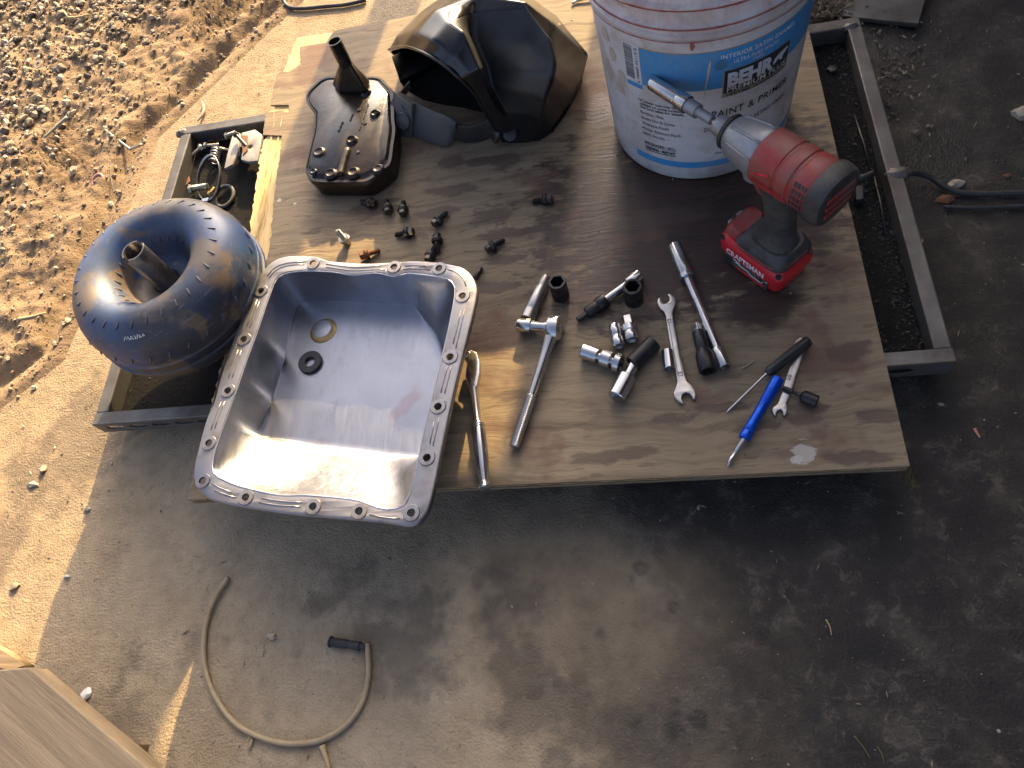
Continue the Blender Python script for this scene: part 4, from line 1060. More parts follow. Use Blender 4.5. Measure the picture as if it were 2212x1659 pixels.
def patch(name, t0, t1, z0, z1, mat, off=.0004, parent=None, step=2.0, zf0=None, zf1=None, rag=0):
    n = max(1, int(abs(t1 - t0) / step)); V, Fc = [], []
    for i in range(n + 1):
        t = t0 + (t1 - t0) * i / n
        V += [on(t, zf0(t) if zf0 else z0, off), on(t, zf1(t) if zf1 else z1, off)]
    for i in range(n): Fc.append((2 * i, 2 * i + 2, 2 * i + 3, 2 * i + 1))
    return bk.part(name, mesh(name, V, Fc), mat, parent=parent or bsh, smooth=180)
def ctext(body, t0, t1, z, size, mat, off=.0009, bold=0, spacing=1.0, shear=0):
    zz = z; wd = rad(t1 - t0) * (rb(z) + off)
    me = text_mesh(body, size, bold, wd, spacing)
    for v in me.vertices:
        zz = z + v.co.y; th = t0 + math.degrees(v.co.x / (rb(z) + off)); q = on(th, zz, off); v.co = q
    return bk.part('lettering', me, mat, parent=bsh)
patch('label_band', -36.9, 205, .1758, .2345, 'label_blue', .0003)
patch('label_edge', -36.9, 205, .2345, .2362, 'label_gold', .0003)
patch('barcode_panel', -47.2, -36.95, .175, .2362, 'label_white', .0005)
patch('label_strip', -47.5, -36.95, .167, .1745, 'label_blue', .0004)
patch('label_strip', -47.5, 175, .0285, .0405, 'label_blue', .0004)
V, Fc = [], []; z = .1815
while z < .2335:
    h = random.choice([.0004, .0007, .0011]); o = len(V)
    V += [on(-46.8, z, .0008), on(-41.2, z, .0008), on(-41.2, z + h, .0008), on(-46.8, z + h, .0008)]; Fc.append((o, o + 1, o + 2, o + 3)); z += h + random.choice([.0004, .0006, .0009])
bk.part('barcode_bars', mesh('barcode_bars', V, Fc), 'black_print', parent=bsh)
me = text_mesh('6 78885 05119 8', .0062, 0, .056)
for v in me.vertices:
    th = -38.1 - math.degrees(v.co.y / .14); v.co = on(th, .177 + v.co.x, .0008)
bk.part('lettering', me, 'black_print', parent=bsh)
patch('brand_panel', 5.8, 44.2, .1585, .2025, 'label_gold', .0006)
patch('brand_field', 6.6, 43.6, .1655, .2018, 'label_dark', .0009)
ctext('BEHR', 8.2, 33.5, .1768, .0285, 'label_white', .0014, .0016)
bear = [(0, 0), (.004, .001), (.006, .004), (.009, .0045), (.011, .0005), (.015, .0005), (.0145, .004), (.017, .008), (.0195, .0095), (.0225, .013), (.0215, .015), (.0175, .0145), (.012, .0135), (.007, .012), (.0025, .0085), (.0005, .004)]
bme = plate('bear', [bear], 0, .0002)
for v in bme.vertices: v.co = on(33.2 + math.degrees(v.co.x * 1.0 / .14), .1805 + v.co.y, .0013 + v.co.z)
bk.part('bear_emblem', bme, 'label_white', parent=bsh)
ctext('PREMIUM PLUS', 8.2, 42.5, .1672, .0108, 'label_white', .0014, .0001)
ctext('LIFETIME WARRANTY', 8.0, 42, .1600, .0055, 'black_print', .0012, .0001)
ctext('INTERIOR SATIN ENAMEL', 4.3, 45, .2215, .0092, 'label_white', .0009, .0002, 1.1)
ctext('ULTRA PURE WHITE', 10.8, 34.5, .2115, .0082, 'label_white', .0009, .0001, 1.1)
ctext('7050', 20.5, 26.5, .2055, .0058, 'label_white', .0009)
ctext('PAINT & PRIMER', 1.0, 48, .1265, .0162, 'black_print', .0009, .0001, 1.1)
ctext('DURABLE, LONG-LASTING FINISH', -2.8, 48, .1015, .0108, 'black_print', .0009, .0, 1.1)
ctext('LOW ODOR', 11, 28, .0865, .0108, 'black_print', .0009, .0, 1.1)
for i, s_ in enumerate(['*A primer coat may be', '  needed on some surfaces.', '  See back label for details.']): ctext(s_.strip(), -40.6 + (.0 if i == 0 else .6), [-18.2, -13.8, -13.6][i], .1445 - i * .0058, .0062, 'black_print', .0009, .0001)
for i, (s_, t1) in enumerate([('Excellent Hide', -25.5), ('Resists Dirt & Grime', -19.2), ('Washable Finish', -22.8), ('Mildew Resistant Finish', -15.8), ('100% Acrylic', -25.5)]): ctext(s_, -40.2, t1, .1225 - i * .0102, .0074, 'black_print', .0009)
ctext('FIVE GALLONS • 18.9 L', -39.8, -19.3, .0640, .0062, 'black_print', .0009, .0002)
patch('rule', -39.8, -19.3, .0615, .0622, 'black_print', .0008)
ctext('WARNING • IRRITANT', -39.8, -19.3, .0540, .0072, 'black_print', .0009, .0003)
patch('rule', -39.8, -19.3, .0505, .0518, 'black_print', .0008)
patch('rule', 4, 12, .0545, .0555, 'black_print', .0008)
# smears: beige drip over the blue, dark smudge, red rings on the collar
V = []; Fc = []
for i in range(13):
    t = i / 12; th = -.7 - 2.8 * t; z = .2235 - .063 * t; wd = .75 * (math.sin(math.pi * min(1, t * 1.6 + .12)) if t < .35 else (1 - t) * .8 + .12)
    V += [on(th - wd, z, .0011), on(th + wd, z, .0011)]
for i in range(12): Fc.append((2 * i, 2 * i + 1, 2 * i + 3, 2 * i + 2))
bk.part('paint_drip', mesh('paint_drip', V, Fc), 'paint_smear', parent=bsh, smooth=180)
lo = []
for i in range(28):
    a = 2 * math.pi * i / 28; k = 1 + .35 * mn.noise(Vector((math.cos(a) * 1.5, math.sin(a) * 1.5, 4))); lo.append(on(4.0 + 2.8 * k * math.cos(a), .2135 + .009 * k * math.sin(a), .0010))
bk.part('smudge', mesh('smudge', lo, [tuple(range(28))]), 'smudge', parent=bsh)
for (t0, t1, z, h) in ((-70, 60, .2568, .0012), (-75, 80, .2742, .0014), (-40, 40, .3003, .0018), (-80, -20, .2995, .0012)):
    V, Fc = [], []; n = 40
    for i in range(n + 1):
        t = t0 + (t1 - t0) * i / n; hh = h * (.5 + .8 * abs(mn.noise(Vector((t * .15, z * 50, 1)))))
        o_ = .0058
        V += [on(t, z - hh, o_), on(t, z + hh, o_)]
    for i in range(n): Fc.append((2 * i, 2 * i + 2, 2 * i + 3, 2 * i + 1))
    bk.part('red_streak', mesh('red_streak', V, Fc), 'red_residue', parent=bsh, smooth=180)
for (th, z, rx, rz) in ((-58, .2, 3, .011), (-52, .17, 3.2, .012), (-55, .145, 4, .009), (-62, .225, 3, .012), (-44, .285, 5, .008), (-66, .16, 3, .02), (-9.3, .2475, 1.2, .006)):
    lo = []
    for i in range(24):
        a = 2 * math.pi * i / 24; k = 1 + .5 * mn.noise(Vector((math.cos(a) * 1.6 + th, math.sin(a) * 1.6, z * 40))); lo.append(on(th + rx * k * math.cos(a), z + rz * k * math.sin(a), .0006))
    bk.part('old_paint_patch', mesh('old_paint_patch', lo, [tuple(range(24))]), 'red_residue' if th == -9.3 else 'paint_smear', parent=bsh)
# wire bail: ears and handle resting against the back
hpath = [on(-86, .315, .006), on(-88, .30, .012), on(-95, .27, .02), on(-120, .235, .028), on(-150, .22, .028), on(180, .215, .028), on(150, .22, .028), on(120, .235, .028), on(95, .27, .02), on(88, .3, .012), on(86, .315, .006)]
bk.part('wire_handle', tube_mesh('wire_handle', smooth_path(hpath, 6), .002, 8), 'chrome_dull', smooth=180)
# steel hook of a spare wire beside the bucket
hk = [at(1236, 7, .003), at(1246, 2, .003), at(1262, -2, .004), at(1285, -5, .004)]
tag(link('wire_hook', tube_mesh('wire_hook', smooth_path(hk, 5), .0022, 8), 'chrome', smooth=180), 'short bright wire hook on the plywood left of the bucket', 'wire')

# ------------------------------------------------------------------ impact driver
Fv = Vector((-.647, .763, 0)).normalized(); Lv = Vector((0, 0, 1)).cross(Fv)
m4 = Matrix((Fv, Lv, Vector((0, 0, 1)))).transposed().to_4x4(); m4.translation = Vector((.150, .602, 0.0005))
dr = Thing('impact_driver', (0, 0, 0), 'red and black cordless impact driver standing on its battery', 'impact driver', mat=m4)
AX = .193
def ulathe(name, prof, seg=40, sq=0.0, fy=1.0):
    """lathe about the body axis (local X at height AX)"""
    V, Fc = [], []
    for (r, u) in prof:
        for i in range(seg):
            a = 2 * math.pi * i / seg; k = 1 + sq * (abs(math.cos(a)) ** 4 * 0 + (abs(math.sin(2 * a)) ** 2))
            V.append((u, r * k * math.cos(a) * fy, AX + r * k * math.sin(a)))
    for j in range(len(prof) - 1):
        for i in range(seg): k = (i + 1) % seg; Fc.append((j * seg + i, j * seg + k, (j + 1) * seg + k, (j + 1) * seg + i))
    Fc += [tuple(reversed(range(seg))), tuple(range((len(prof) - 1) * seg, len(prof) * seg))]
    return mesh(name, V, Fc)
hs = dr.part('motor_housing', ulathe('motor_housing', [(.026, -.066), (.0305, -.064), (.0325, -.058), (.0328, -.04), (.0322, -.0385), (.0308, -.0375), (.0308, -.0345), (.0325, -.033), (.033, -.02), (.0322, -.0185), (.0312, -.0178), (.0312, -.0148), (.0325, -.0135), (.0328, .0), (.032, .012), (.031, .02), (.028, .021)], 44, .05), 'red_plastic', smooth=35)
dr.part('gear_case', ulathe('gear_case', [(.0295, .0195), (.0302, .021), (.030, .03), (.0285, .044), (.0265, .056), (.0235, .066), (.0205, .071), (.019, .0725), (.012, .073)], 44, .03), 'drill_grey', smooth=35)
dr.part('case_ring', ulathe('case_ring', [(.0195, .0725), (.0215, .0732), (.0218, .0765), (.0205, .078), (.013, .0782)], 40), 'rubber', smooth=35)
dr.part('chuck_sleeve', ulathe('chuck_sleeve', [(.0135, .078), (.0138, .079), (.0132, .092), (.0122, .0945), (.0085, .095), (.0075, .09)], 32), 'drill_grey', smooth=35)
for a in (25, 65, 115, 155):   # raised ribs cast on the gear case
    c_, s_ = math.cos(rad(a)), math.sin(rad(a))
    dr.part('case_rib', tube_mesh('case_rib', [(u, c_ * r, AX + s_ * r) for u, r in ((.021, .0312), (.034, .0305), (.046, .0288), (.058, .0265), (.064, .0245))], .0016, 8), 'drill_grey', smooth=180)
dr.part('rear_cap', ulathe('rear_cap', [(.030, -.058), (.0345, -.060), (.0354, -.064), (.0345, -.075), (.0322, -.0795), (.0285, -.0805), (.008, -.081)], 44, .06), 'drill_black', smooth=40)
for zz_ in (-.012, .0, .012): dr.part('rear_stripe', box_mesh('rear_stripe', -.0825, -.0805, -.021, .021, AX + zz_ - .0032, AX + zz_ + .0032), 'red_plastic', bevel=.0006)
for s_ in (-1, 1):
    for k, y_ in enumerate((-.012, 0, .012)):
        pass
# side vents as recessed-looking dark slots seated in the housing
for i in range(4):
    for j in range(6):
        a = rad(-36 + j * 14.5); u = -.056 + i * .0044
        r = .0333 * (1 + .05 * abs(math.sin(2 * a)) ** 2)
        for sgn in (1,):
            mm = box_mesh('vent_slot', -.0014, .0014, -.0027, .0027, -.0006, .0002)
            nrm = Vector((0, sgn * math.cos(a), math.sin(a))); tn = Vector((0, -sgn * math.sin(a), math.cos(a)))
            q4 = Matrix((Vector((1, 0, 0)), tn, nrm)).transposed().to_4x4(); q4.translation = Vector((u, nrm.y * r, AX + nrm.z * r))
            dr.part('vent_slot', mm, 'rubber', parent=hs, mw=q4)
# raised name plate letters on the housing side
me = text_mesh('CRAFTSMAN', .011, .0003, .046)
for v in me.vertices:
    a = rad(-18) + (v.co.y - .0) / .033; r = .0338 * (1 + .05 * abs(math.sin(2 * a)) ** 2); v.co = Vector((.014 - v.co.x, math.cos(a) * r, AX + math.sin(a) * r))
dr.part('lettering', me, 'red_clean', parent=hs)
dr.part('side_scuff', tube_mesh('side_scuff', [(-.01, .0312, AX + .012), (.008, .0322, AX + .004)], .0018, 6), 'red_clean', parent=hs, smooth=180)
def loft(name, secs, seg=28):
    """secs: (cx, cz, rx, ry, p) horizontal super-ellipse sections"""
    V, Fc = [], []
    for (cx_, cz_, rx, ry, p, tilt) in secs:
        for i in range(seg):
            a = 2 * math.pi * i / seg; c, s = math.cos(a), math.sin(a)
            x = math.copysign(abs(c) ** (2 / p), c) * rx; y = math.copysign(abs(s) ** (2 / p), s) * ry
            V.append((cx_ + x, y, cz_ + x * tilt))
    for j in range(len(secs) - 1):
        for i in range(seg): k = (i + 1) % seg; Fc.append((j * seg + i, j * seg + k, (j + 1) * seg + k, (j + 1) * seg + i))
    Fc += [tuple(reversed(range(seg))), tuple(range((len(secs) - 1) * seg, len(secs) * seg))]
    return mesh(name, V, Fc)
dr.part('handle', loft('handle', [(-.012, .062, .030, .026, 2.6, 0), (-.014, .072, .024, .0205, 2.4, 0), (-.015, .085, .0205, .0175, 2.2, .05), (-.013, .105, .0195, .017, 2.2, .08), (-.009, .13, .0205, .0175, 2.2, .08), (-.004, .15, .0235, .019, 2.3, .05), (-.003, .166, .028, .021, 2.5, 0), (-.004, .178, .03, .022, 2.6, 0)]), 'drill_black', smooth=60)
dr.part('trigger', loft('trigger', [(.017, .132, .007, .007, 2.4, 0), (.022, .14, .009, .0075, 2.4, 0), (.022, .156, .010, .008, 2.4, 0), (.021, .168, .010, .0085, 2.4, 0)], 16), 'red_plastic', smooth=60)
dr.part('belt_hook_boss', loft('belt_hook_boss', [(.026, .162, .012, .0225, 3, 0), (.026, .176, .016, .024, 3, 0)], 20), 'drill_grey', smooth=60)
ft = dr.part('foot', loft('foot', [(-.008, .046, .041, .0335, 4.5, 0), (-.008, .052, .042, .0345, 4.5, 0), (-.010, .060, .038, .031, 4, 0), (-.012, .068, .031, .026, 3, 0)], 40), 'drill_black', smooth=40)
for s_ in (1,):
    dr.part('accent_line', tube_mesh('accent_line', [(.022, .0338, .0525), (0, .0348, .0525), (-.024, .0348, .0525), (-.036, .0328, .0525)], .0011, 6), 'red_plastic', parent=ft)
    dr.part('accent_line', tube_mesh('accent_line', [(-.0478, .022, .056), (-.0486, .004, .056), (-.0480, -.016, .056)], .0013, 6), 'red_plastic', parent=ft)
bt = dr.part('battery', loft('battery', [(.002, .0006, .046, .0285, 7, 0), (.002, .003, .049, .031, 7, 0), (.002, .020, .051, .0325, 7, 0), (.002, .022, .053, .035, 7, 0), (.002, .036, .0545, .0365, 7, 0), (.003, .043, .053, .0345, 6, 0), (.003, .0485, .049, .030, 5, 0)], 56), 'red_clean', smooth=32)
dr.part('battery_nose', loft('battery_nose', [(.040, .046, .016, .027, 4, 0), (.040, .055, .0145, .025, 4, 0), (.037, .061, .011, .021, 3.5, 0)], 32), 'red_plastic', parent=bt, smooth=40)
dr.part('release_latch', box_mesh('release_latch', .048, .0585, -.012, .014, .0465, .0535), 'drill_grey', parent=bt, bevel=.0018)
dr.part('release_latch', box_mesh('release_latch', .0505, .0575, .0005, .009, .0536, .0562), 'rubber', parent=bt, bevel=.001)
# dark lower side panel with grip ribs and a white outline
dr.part('side_panel', box_mesh('side_panel', -.033, .040, .0322, .0345, .002, .0205), 'drill_black', parent=bt, bevel=.0008)
dr.part('side_panel_red', box_mesh('side_panel_red', -.028, .02, .0340, .0352, .004, .0085), 'red_clean', parent=bt, bevel=.0004)
for k in range(7): dr.part('grip_rib', box_mesh('grip_rib', .028, .0405, .0336, .0356, .004 + k * .0023, .0052 + k * .0023), 'rubber', parent=bt)
out = [(.026, .0196), (.020, .0196), (.015, .0150), (.0, .0150), (-.005, .0112), (-.024, .0112), (-.0275, .0178), (-.033, .0196)]
dr.part('panel_outline', tube_mesh('panel_outline', [(u, .0348, z) for u, z in out], .0005, 5), 'white_print', parent=bt)
def side_text(body, u0, u1, z, size, yv, mat, bold=0):
    me = text_mesh(body, size, bold, abs(u1 - u0))
    for v in me.vertices:
        v.co = Vector((u0 - v.co.x, yv(z + v.co.y), z + v.co.y))
    dr.part('lettering', me, mat, parent=bt)
def batt_y(z):   # outer face of the battery side at height z
    if z <= .036: return .035 + (z - .022) / .014 * .0015 + .0006
    return .0365 - (z - .036) / .007 * .002 + .0006
side_text('CRAFTSMAN', .037, -.027, .0262, .0158, batt_y, 'white_print', .0004)
side_text('20', .022, .0135, .0158, .0075, lambda z: .0352, 'white_print', .0002)
side_text('4.0', -.019, -.0325, .0135, .0090, lambda z: .0357, 'rubber', .0003)
for (u, y_) in ((.050, .0325), (-.0465, .032), (-.048, -.024)):
    m_ = lathe('screw', [(.0042, 0), (.0040, .0016), (.003, .0018), (.0028, .0008), (.001, .0008)], 16); m_.transform(Matrix.Translation((u, y_, .0435))); dr.part('screw', m_, 'rubber', parent=bt, smooth=40)
# adapter, extension and socket in the chuck
ext = Thing('socket_extension', (0, 0, 0), 'chrome socket on a stepped extension in the drill chuck', 'extension', mat=m4)
ext.part('hex_shank', ulathe('hex_shank', [(.0034, .088), (.0034, .104), (.003, .105)], 6), 'chrome', smooth=30)
ext.part('shaft', ulathe('shaft', [(.0050, .104), (.0060, .1045), (.0060, .1265), (.0068, .1275), (.0090, .128), (.0092, .1445), (.0085, .145)], 28), 'drill_grey', smooth=35)
ext.part('collar', ulathe('collar', [(.0096, .1448), (.0112, .1455), (.0112, .1595), (.0104, .161)], 28), 'chrome', smooth=35)
ext.part('socket', ulathe('socket', [(.0090, .1605), (.0094, .1615), (.0094, .2055), (.0086, .2075), (.0064, .2075), (.006, .2)], 28), 'chrome', smooth=35)

# ------------------------------------------------------------------ welding helmet
def rh(x, y): return (795.5 + .2357 * x, .2357 * y)
rows = [
 [(215, 520, .05), (350, 400, .0), (700, 200, 0), (1100, 50, 0), (1500, 100, 0), (1800, 300, 0), (1990, 520, 0)],
 [(188, 455, .10), (255, 325, .135), (480, 100, .17), (900, -200, .20), (1450, -60, .20), (1720, 140, .16), (2008, 485, .05)],
 [(330, 425, .17), (420, 300, .205), (620, 80, .24), (1030, -50, .265), (1440, 20, .255), (1710, 230, .20), (2014, 520, .04)],
 [(500, 480, .20), (600, 360, .228), (735, 200, .25), (960, 120, .252), (1440, 75, .25), (1660, 350, .215), (1992, 600, .03)],
 [(680, 590, .20), (780, 500, .216), (872, 290, .25), (945, 325, .222), (1420, 380, .208), (1700, 560, .192), (1962, 720, .02)],
 [(850, 735, .18), (935, 690, .188), (1022, 640, .205), (1082, 600, .176), (1420, 650, .188), (1690, 690, .172), (1900, 880, .01)],
 [(970, 860, .14), (1010, 830, .147), (1058, 740, .175), (1120, 770, .150), (1420, 850, .152), (1610, 920, .13), (1800, 1050, .0)],
 [(1100, 1080, .07), (1130, 1060, .077), (1155, 1005, .098), (1260, 1030, .085), (1480, 1050, .085), (1560, 1090, .06), (1690, 1200, .0)],
 [(1235, 1295, .004), (1262, 1308, .0), (1310, 1312, .0), (1400, 1310, 0), (1480, 1305, 0), (1560, 1280, 0), (1620, 1255, 0)]]
HS = (1, .98, .91, .79, .79, .82, 1)
rows = [[(x, y, z * HS[i]) for i, (x, y, z) in enumerate(r_)] for r_ in rows]
hel = Thing('welding_helmet', at(1050, 210), 'glossy black welding helmet lying on its side with headband out', 'welding helmet')
V = [at(*rh(x, y), max(z, .003)) for r_ in rows for (x, y, z) in r_]; nc = 7; Fc = []
panel = []
for j in range(len(rows) - 1):
    for i in range(nc - 1):
        f = (j * nc + i, j * nc + i + 1, (j + 1) * nc + i + 1, (j + 1) * nc + i)
        Fc.append(f)
me = mesh('helmet_shell', V, Fc)
me.materials.append(MT['helmet']); me.materials.append(MT['helmet_panel'])
for p_ in me.polygons:
    i, j = p_.index % 6, p_.index // 6
    if (i in (3, 4) and 3 <= j <= 6) or (i == 2 and 3 <= j <= 4): p_.material_index = 1
cr = me.attributes.new('crease_edge', 'FLOAT', 'EDGE')
sharp = set()
def cre(seq):
    for (a, b) in zip(seq[:-1], seq[1:]): sharp.add(tuple(sorted((a[0] * nc + a[1], b[0] * nc + b[1]))))
cre([(2, 3), (3, 3), (4, 2), (5, 2), (6, 2), (7, 2)]); cre([(3, 3), (4, 3), (5, 3), (6, 3)]); cre([(2, 4), (3, 4), (4, 5), (5, 5), (6, 5), (7, 4)]); cre([(5, 3), (6, 3), (7, 3), (7, 4)])
cre([(1, 5), (2, 5), (3, 5), (4, 5)]); cre([(4, 5), (5, 6)]); cre([(2, 2), (3, 3)]); cre([(2, 1), (3, 2), (4, 2)])
for k in range(8): cre([(k, 0), (k + 1, 0)]); cre([(k, 6), (k + 1, 6)])
bm = bmesh.new(); bm.from_mesh(me)
lay = bm.edges.layers.float['crease_edge'] if 'crease_edge' in bm.edges.layers.float else None
bm.edges.ensure_lookup_table()
for e_ in bm.edges:
    k = tuple(sorted(v.index for v in e_.verts))
    if lay is not None: e_[lay] = 1.0 if k in sharp else .55
bm.to_mesh(me); bm.free()
ho = hel.part('shell', me, None, smooth=180)
s_ = ho.modifiers.new('thick', 'SOLIDIFY'); s_.thickness = .0035; s_.offset = -1
s_ = ho.modifiers.new('sub', 'SUBSURF'); s_.levels = 3; s_.render_levels = 3
# far side of the shell that lies on the board: inner wall seen through the opening
low = [(1235, 1295, .004), (1150, 1130, .004), (1060, 1025, .003), (860, 975, .003), (660, 945, .003), (500, 905, .003), (400, 850, .004), (330, 800, .012), (290, 740, .03), (215, 520, .05)]
bk_ = [(1560, 1280, .006), (1690, 1200, .006), (1800, 1050, .006), (1900, 880, .006), (1962, 720, .006), (1990, 520, .006), (1800, 300, .006), (1500, 100, .006), (1100, 50, .006), (350, 400, .006)]
V = [at(*rh(*p[:2]), p[2]) for p in low] + [at(*rh(*p[:2]), p[2]) for p in bk_]
n = len(low); Fc = [(i, i + 1, n + i + 1, n + i) for i in range(n - 1)]
so2 = hel.part('lower_cheek', mesh('lower_cheek', V, Fc), 'tray_black', parent=ho, smooth=180); s_ = so2.modifiers.new('thick', 'SOLIDIFY'); s_.thickness = .0025
# rim bead
rim = [at(*rh(x, y), z) for (x, y, z) in [r_[0] for r_ in rows[1:]]]
hel.part('rim_bead', tube_mesh('rim_bead', smooth_path(rim, 6), .0022, 8), 'helmet', parent=ho, smooth=180)
# hinge knob plate on the cheek
p = at(*rh(1300, 1230), .028); m_ = lathe('hinge_plate', [(.011, -.004), (.011, .001), (.009, .002), (.001, .002)], 20); m_.transform(Matrix.Translation(p) @ Matrix.Rotation(rad(28), 4, 'X')); hel.part('hinge_plate', m_, 'helmet_panel', parent=ho, smooth=40)
# headgear: strap, padded band, knob
def ribbon(name, top, bot, mat, th, parent=None):
    a = smooth_path(top, 5); b = smooth_path(bot, 5); n = len(a); V = []; Fc = []
    for i in range(n):
        for k in range(5): V.append(a[i].lerp(b[i], k / 4))
    for i in range(n - 1):
        for k in range(4): Fc.append((i * 5 + k, i * 5 + k + 1, (i + 1) * 5 + k + 1, (i + 1) * 5 + k))
    o = hel.part(name, mesh(name, V, Fc), mat, parent=parent, smooth=180); s_ = o.modifiers.new('thick', 'SOLIDIFY'); s_.thickness = th; s_.offset = 0
    b_ = o.modifiers.new('bevel', 'BEVEL'); b_.width = th * .35; b_.segments = 2; b_.limit_method = 'ANGLE'
    return o
Q = lambda x, y, z: at(*rh(x, y), z)
pad = ribbon('padded_band', [Q(262, 845, .052), Q(330, 868, .054), Q(450, 940, .055), Q(600, 1010, .055), Q(740, 1065, .054), Q(806, 1130, .05)],
             [Q(255, 1120, .012), Q(330, 1220, .006), Q(450, 1262, .004), Q(620, 1315, .004), Q(740, 1330, .004), Q(815, 1215, .010)], 'band_grey', .007)
ribbon('end_bracket', [Q(236, 860, .055), Q(262, 842, .056), Q(330, 905, .058), Q(420, 955, .058)], [Q(228, 1010, .018), Q(250, 1150, .010), Q(320, 1235, .006), Q(415, 1258, .005)], 'band_grey', .011)
ribbon('strap', [Q(790, 1125, .040), Q(900, 1148, .038), Q(985, 1140, .038), Q(1060, 1110, .040), Q(1150, 1080, .042)], [Q(800, 1290, .006), Q(900, 1303, .004), Q(1000, 1300, .004), Q(1090, 1275, .005), Q(1180, 1240, .008)], 'black_plastic', .003)
ribbon('side_strap', [Q(300, 850, .05), Q(330, 800, .06), Q(380, 740, .075)], [Q(290, 930, .02), Q(330, 880, .03), Q(390, 810, .05)], 'black_plastic', .003)
def facing(p, r, h, name, mat, prof=None, nrm=None, parent=None, sx=1.0):
    m_ = lathe(name, prof or [(r * 1.06, -h), (r * 1.06, 0), (r * .98, h * .5), (r * .9, h * .5), (r * .86, h * .2), (r * .001 + .0005, h * .35)], 32)
    return hel.part(name, m_, mat, parent=parent, mw=zalign(p, p + nrm), smooth=40)
nv = Vector((-.35, -.75, .55)).normalized()
facing(Q(326, 1108, .034), .0135, .008, 'adjuster_knob', 'band_grey', nrm=nv, parent=pad)
facing(Q(348, 965, .052), .0075, .005, 'slot_cap', 'black_plastic', nrm=Vector((-.2, -.5, .85)).normalized(), parent=pad)
facing(Q(1150, 1215, .022), .0165, .005, 'tension_knob', 'black_plastic', prof=[(.0165, -.006), (.0175, -.005), (.0175, .0), (.0165, .0012), (.014, .0012), (.0135, 0), (.006, .0), (.0055, .002), (.001, .002)], nrm=Vector((-.9, -.3, .3)).normalized())

# ------------------------------------------------------------------ loose things in the left tray
TZ = FZ0 + .001
def lt(x, y, z): return at(329 + .2315 * x, 164.6 + .2315 * y, z)
def scrap_bolt(a, b, mat, label, r=.0035, hr=.0065):
    p0, p1 = lt(*a), lt(*b); L = (p1 - p0).length; base = (p0 + p1) / 2; base.z = TZ
    T = Thing('loose_bolt', base, label, 'bolt', 'loose hardware in the left tray')
    T.part('shank', lathe('shank', [(r * .7, 0), (r, .001)] + [(r * (1.08 if k % 2 else .93), .001 + k * (L - .008) / 18) for k in range(1, 18)] + [(r, L - .006)], 14), mat, mw=zalign(p0, p1), smooth=30)
    T.part('head', lathe('head', [(hr, L - .006, 'hex'), (hr, L - .001, 'hex'), (hr * .8, L)], 18), mat, mw=zalign(p0, p1), smooth=30)
scrap_bolt((365, 745, TZ + .006), (470, 655, TZ + .012), 'bolt_bright', 'bright tapered bolt at the back left of the left tray')
scrap_bolt((620, 640, TZ + .018), (490, 650, TZ + .015), 'bolt_bright', 'shiny bolt lying across the others in the left tray', .003, .006)
scrap_bolt((720, 690, TZ + .01), (600, 665, TZ + .014), 'bolt_bright', 'thin bright bolt right of the spring in the left tray', .0025, .005)
scrap_bolt((760, 530, TZ + .03), (690, 560, TZ + .022), 'bolt_bright', 'short bright bolt at the top of the left tray', .0035, .006)
scrap_bolt((880, 655, TZ + .036), (770, 535, TZ + .042), 'bolt', 'dark hooked bolt resting on the clear bracket', .0035, .0055)
scrap_bolt((520, 1025, TZ + .012), (350, 1055, TZ + .012), 'bolt_bright', 'fat chrome bolt beside the hose clamp', .0058, .0085)
scrap_bolt((580, 1040, TZ + .02), (530, 1110, TZ + .018), 'brass', 'brass coloured screw under the hose clamp', .003, .005)
sc_ = lt(585, 745, TZ + .012); sp = [sc_ + Vector((.009 * math.cos(t), -.0165 + t * .0011, .009 * math.sin(t))) for t in [i * .35 for i in range(90)]]
tag(link('coil_spring', tube_mesh('coil_spring', sp, .0014, 6), 'chrome_dull', smooth=180), 'steel coil spring among the bolts in the left tray', 'spring')
cl0 = lt(530, 955, TZ + .022); cr_ = [cl0 + Vector((.031 * math.cos(t) * .95, .040 * math.sin(t), .018 * math.sin(t + .5))) for t in [i * 2 * math.pi / 40 for i in range(40)]]
hcm = tube_mesh('hose_clamp', cr_, .0015, 6, True); hcm2 = Thing('hose_clamp', lt(530, 955, TZ), 'thin steel hose clamp ring standing in the left tray', 'hose clamp')
V, Fc = [], []
for p in cr_: V += [p + Vector((0, 0, -.004)), p + Vector((0, 0, .004))]
for i in range(40): k = (i + 1) % 40; Fc.append((2 * i, 2 * k, 2 * k + 1, 2 * i + 1))
bo_ = hcm2.part('band', mesh('band', V, Fc), 'chrome_dull', smooth=180); s_ = bo_.modifiers.new('thick', 'SOLIDIFY'); s_.thickness = .0008
hcm2.part('screw_housing', box_mesh('screw_housing', -.007, .007, -.005, .005, -.005, .005), 'chrome', mw=Matrix.Translation(cr_[28]), bevel=.0015)
g0 = lt(672, 1120, TZ + .006); tag(link('rubber_ring', tube_mesh('rubber_ring', [g0 + Vector((.019 * math.cos(t), .022 * math.sin(t), .003 * math.sin(t))) for t in [i * 2 * math.pi / 36 for i in range(36)]], .0035, 10, True), 'band_grey', smooth=180), 'grey rubber ring half under the blue converter', 'ring')
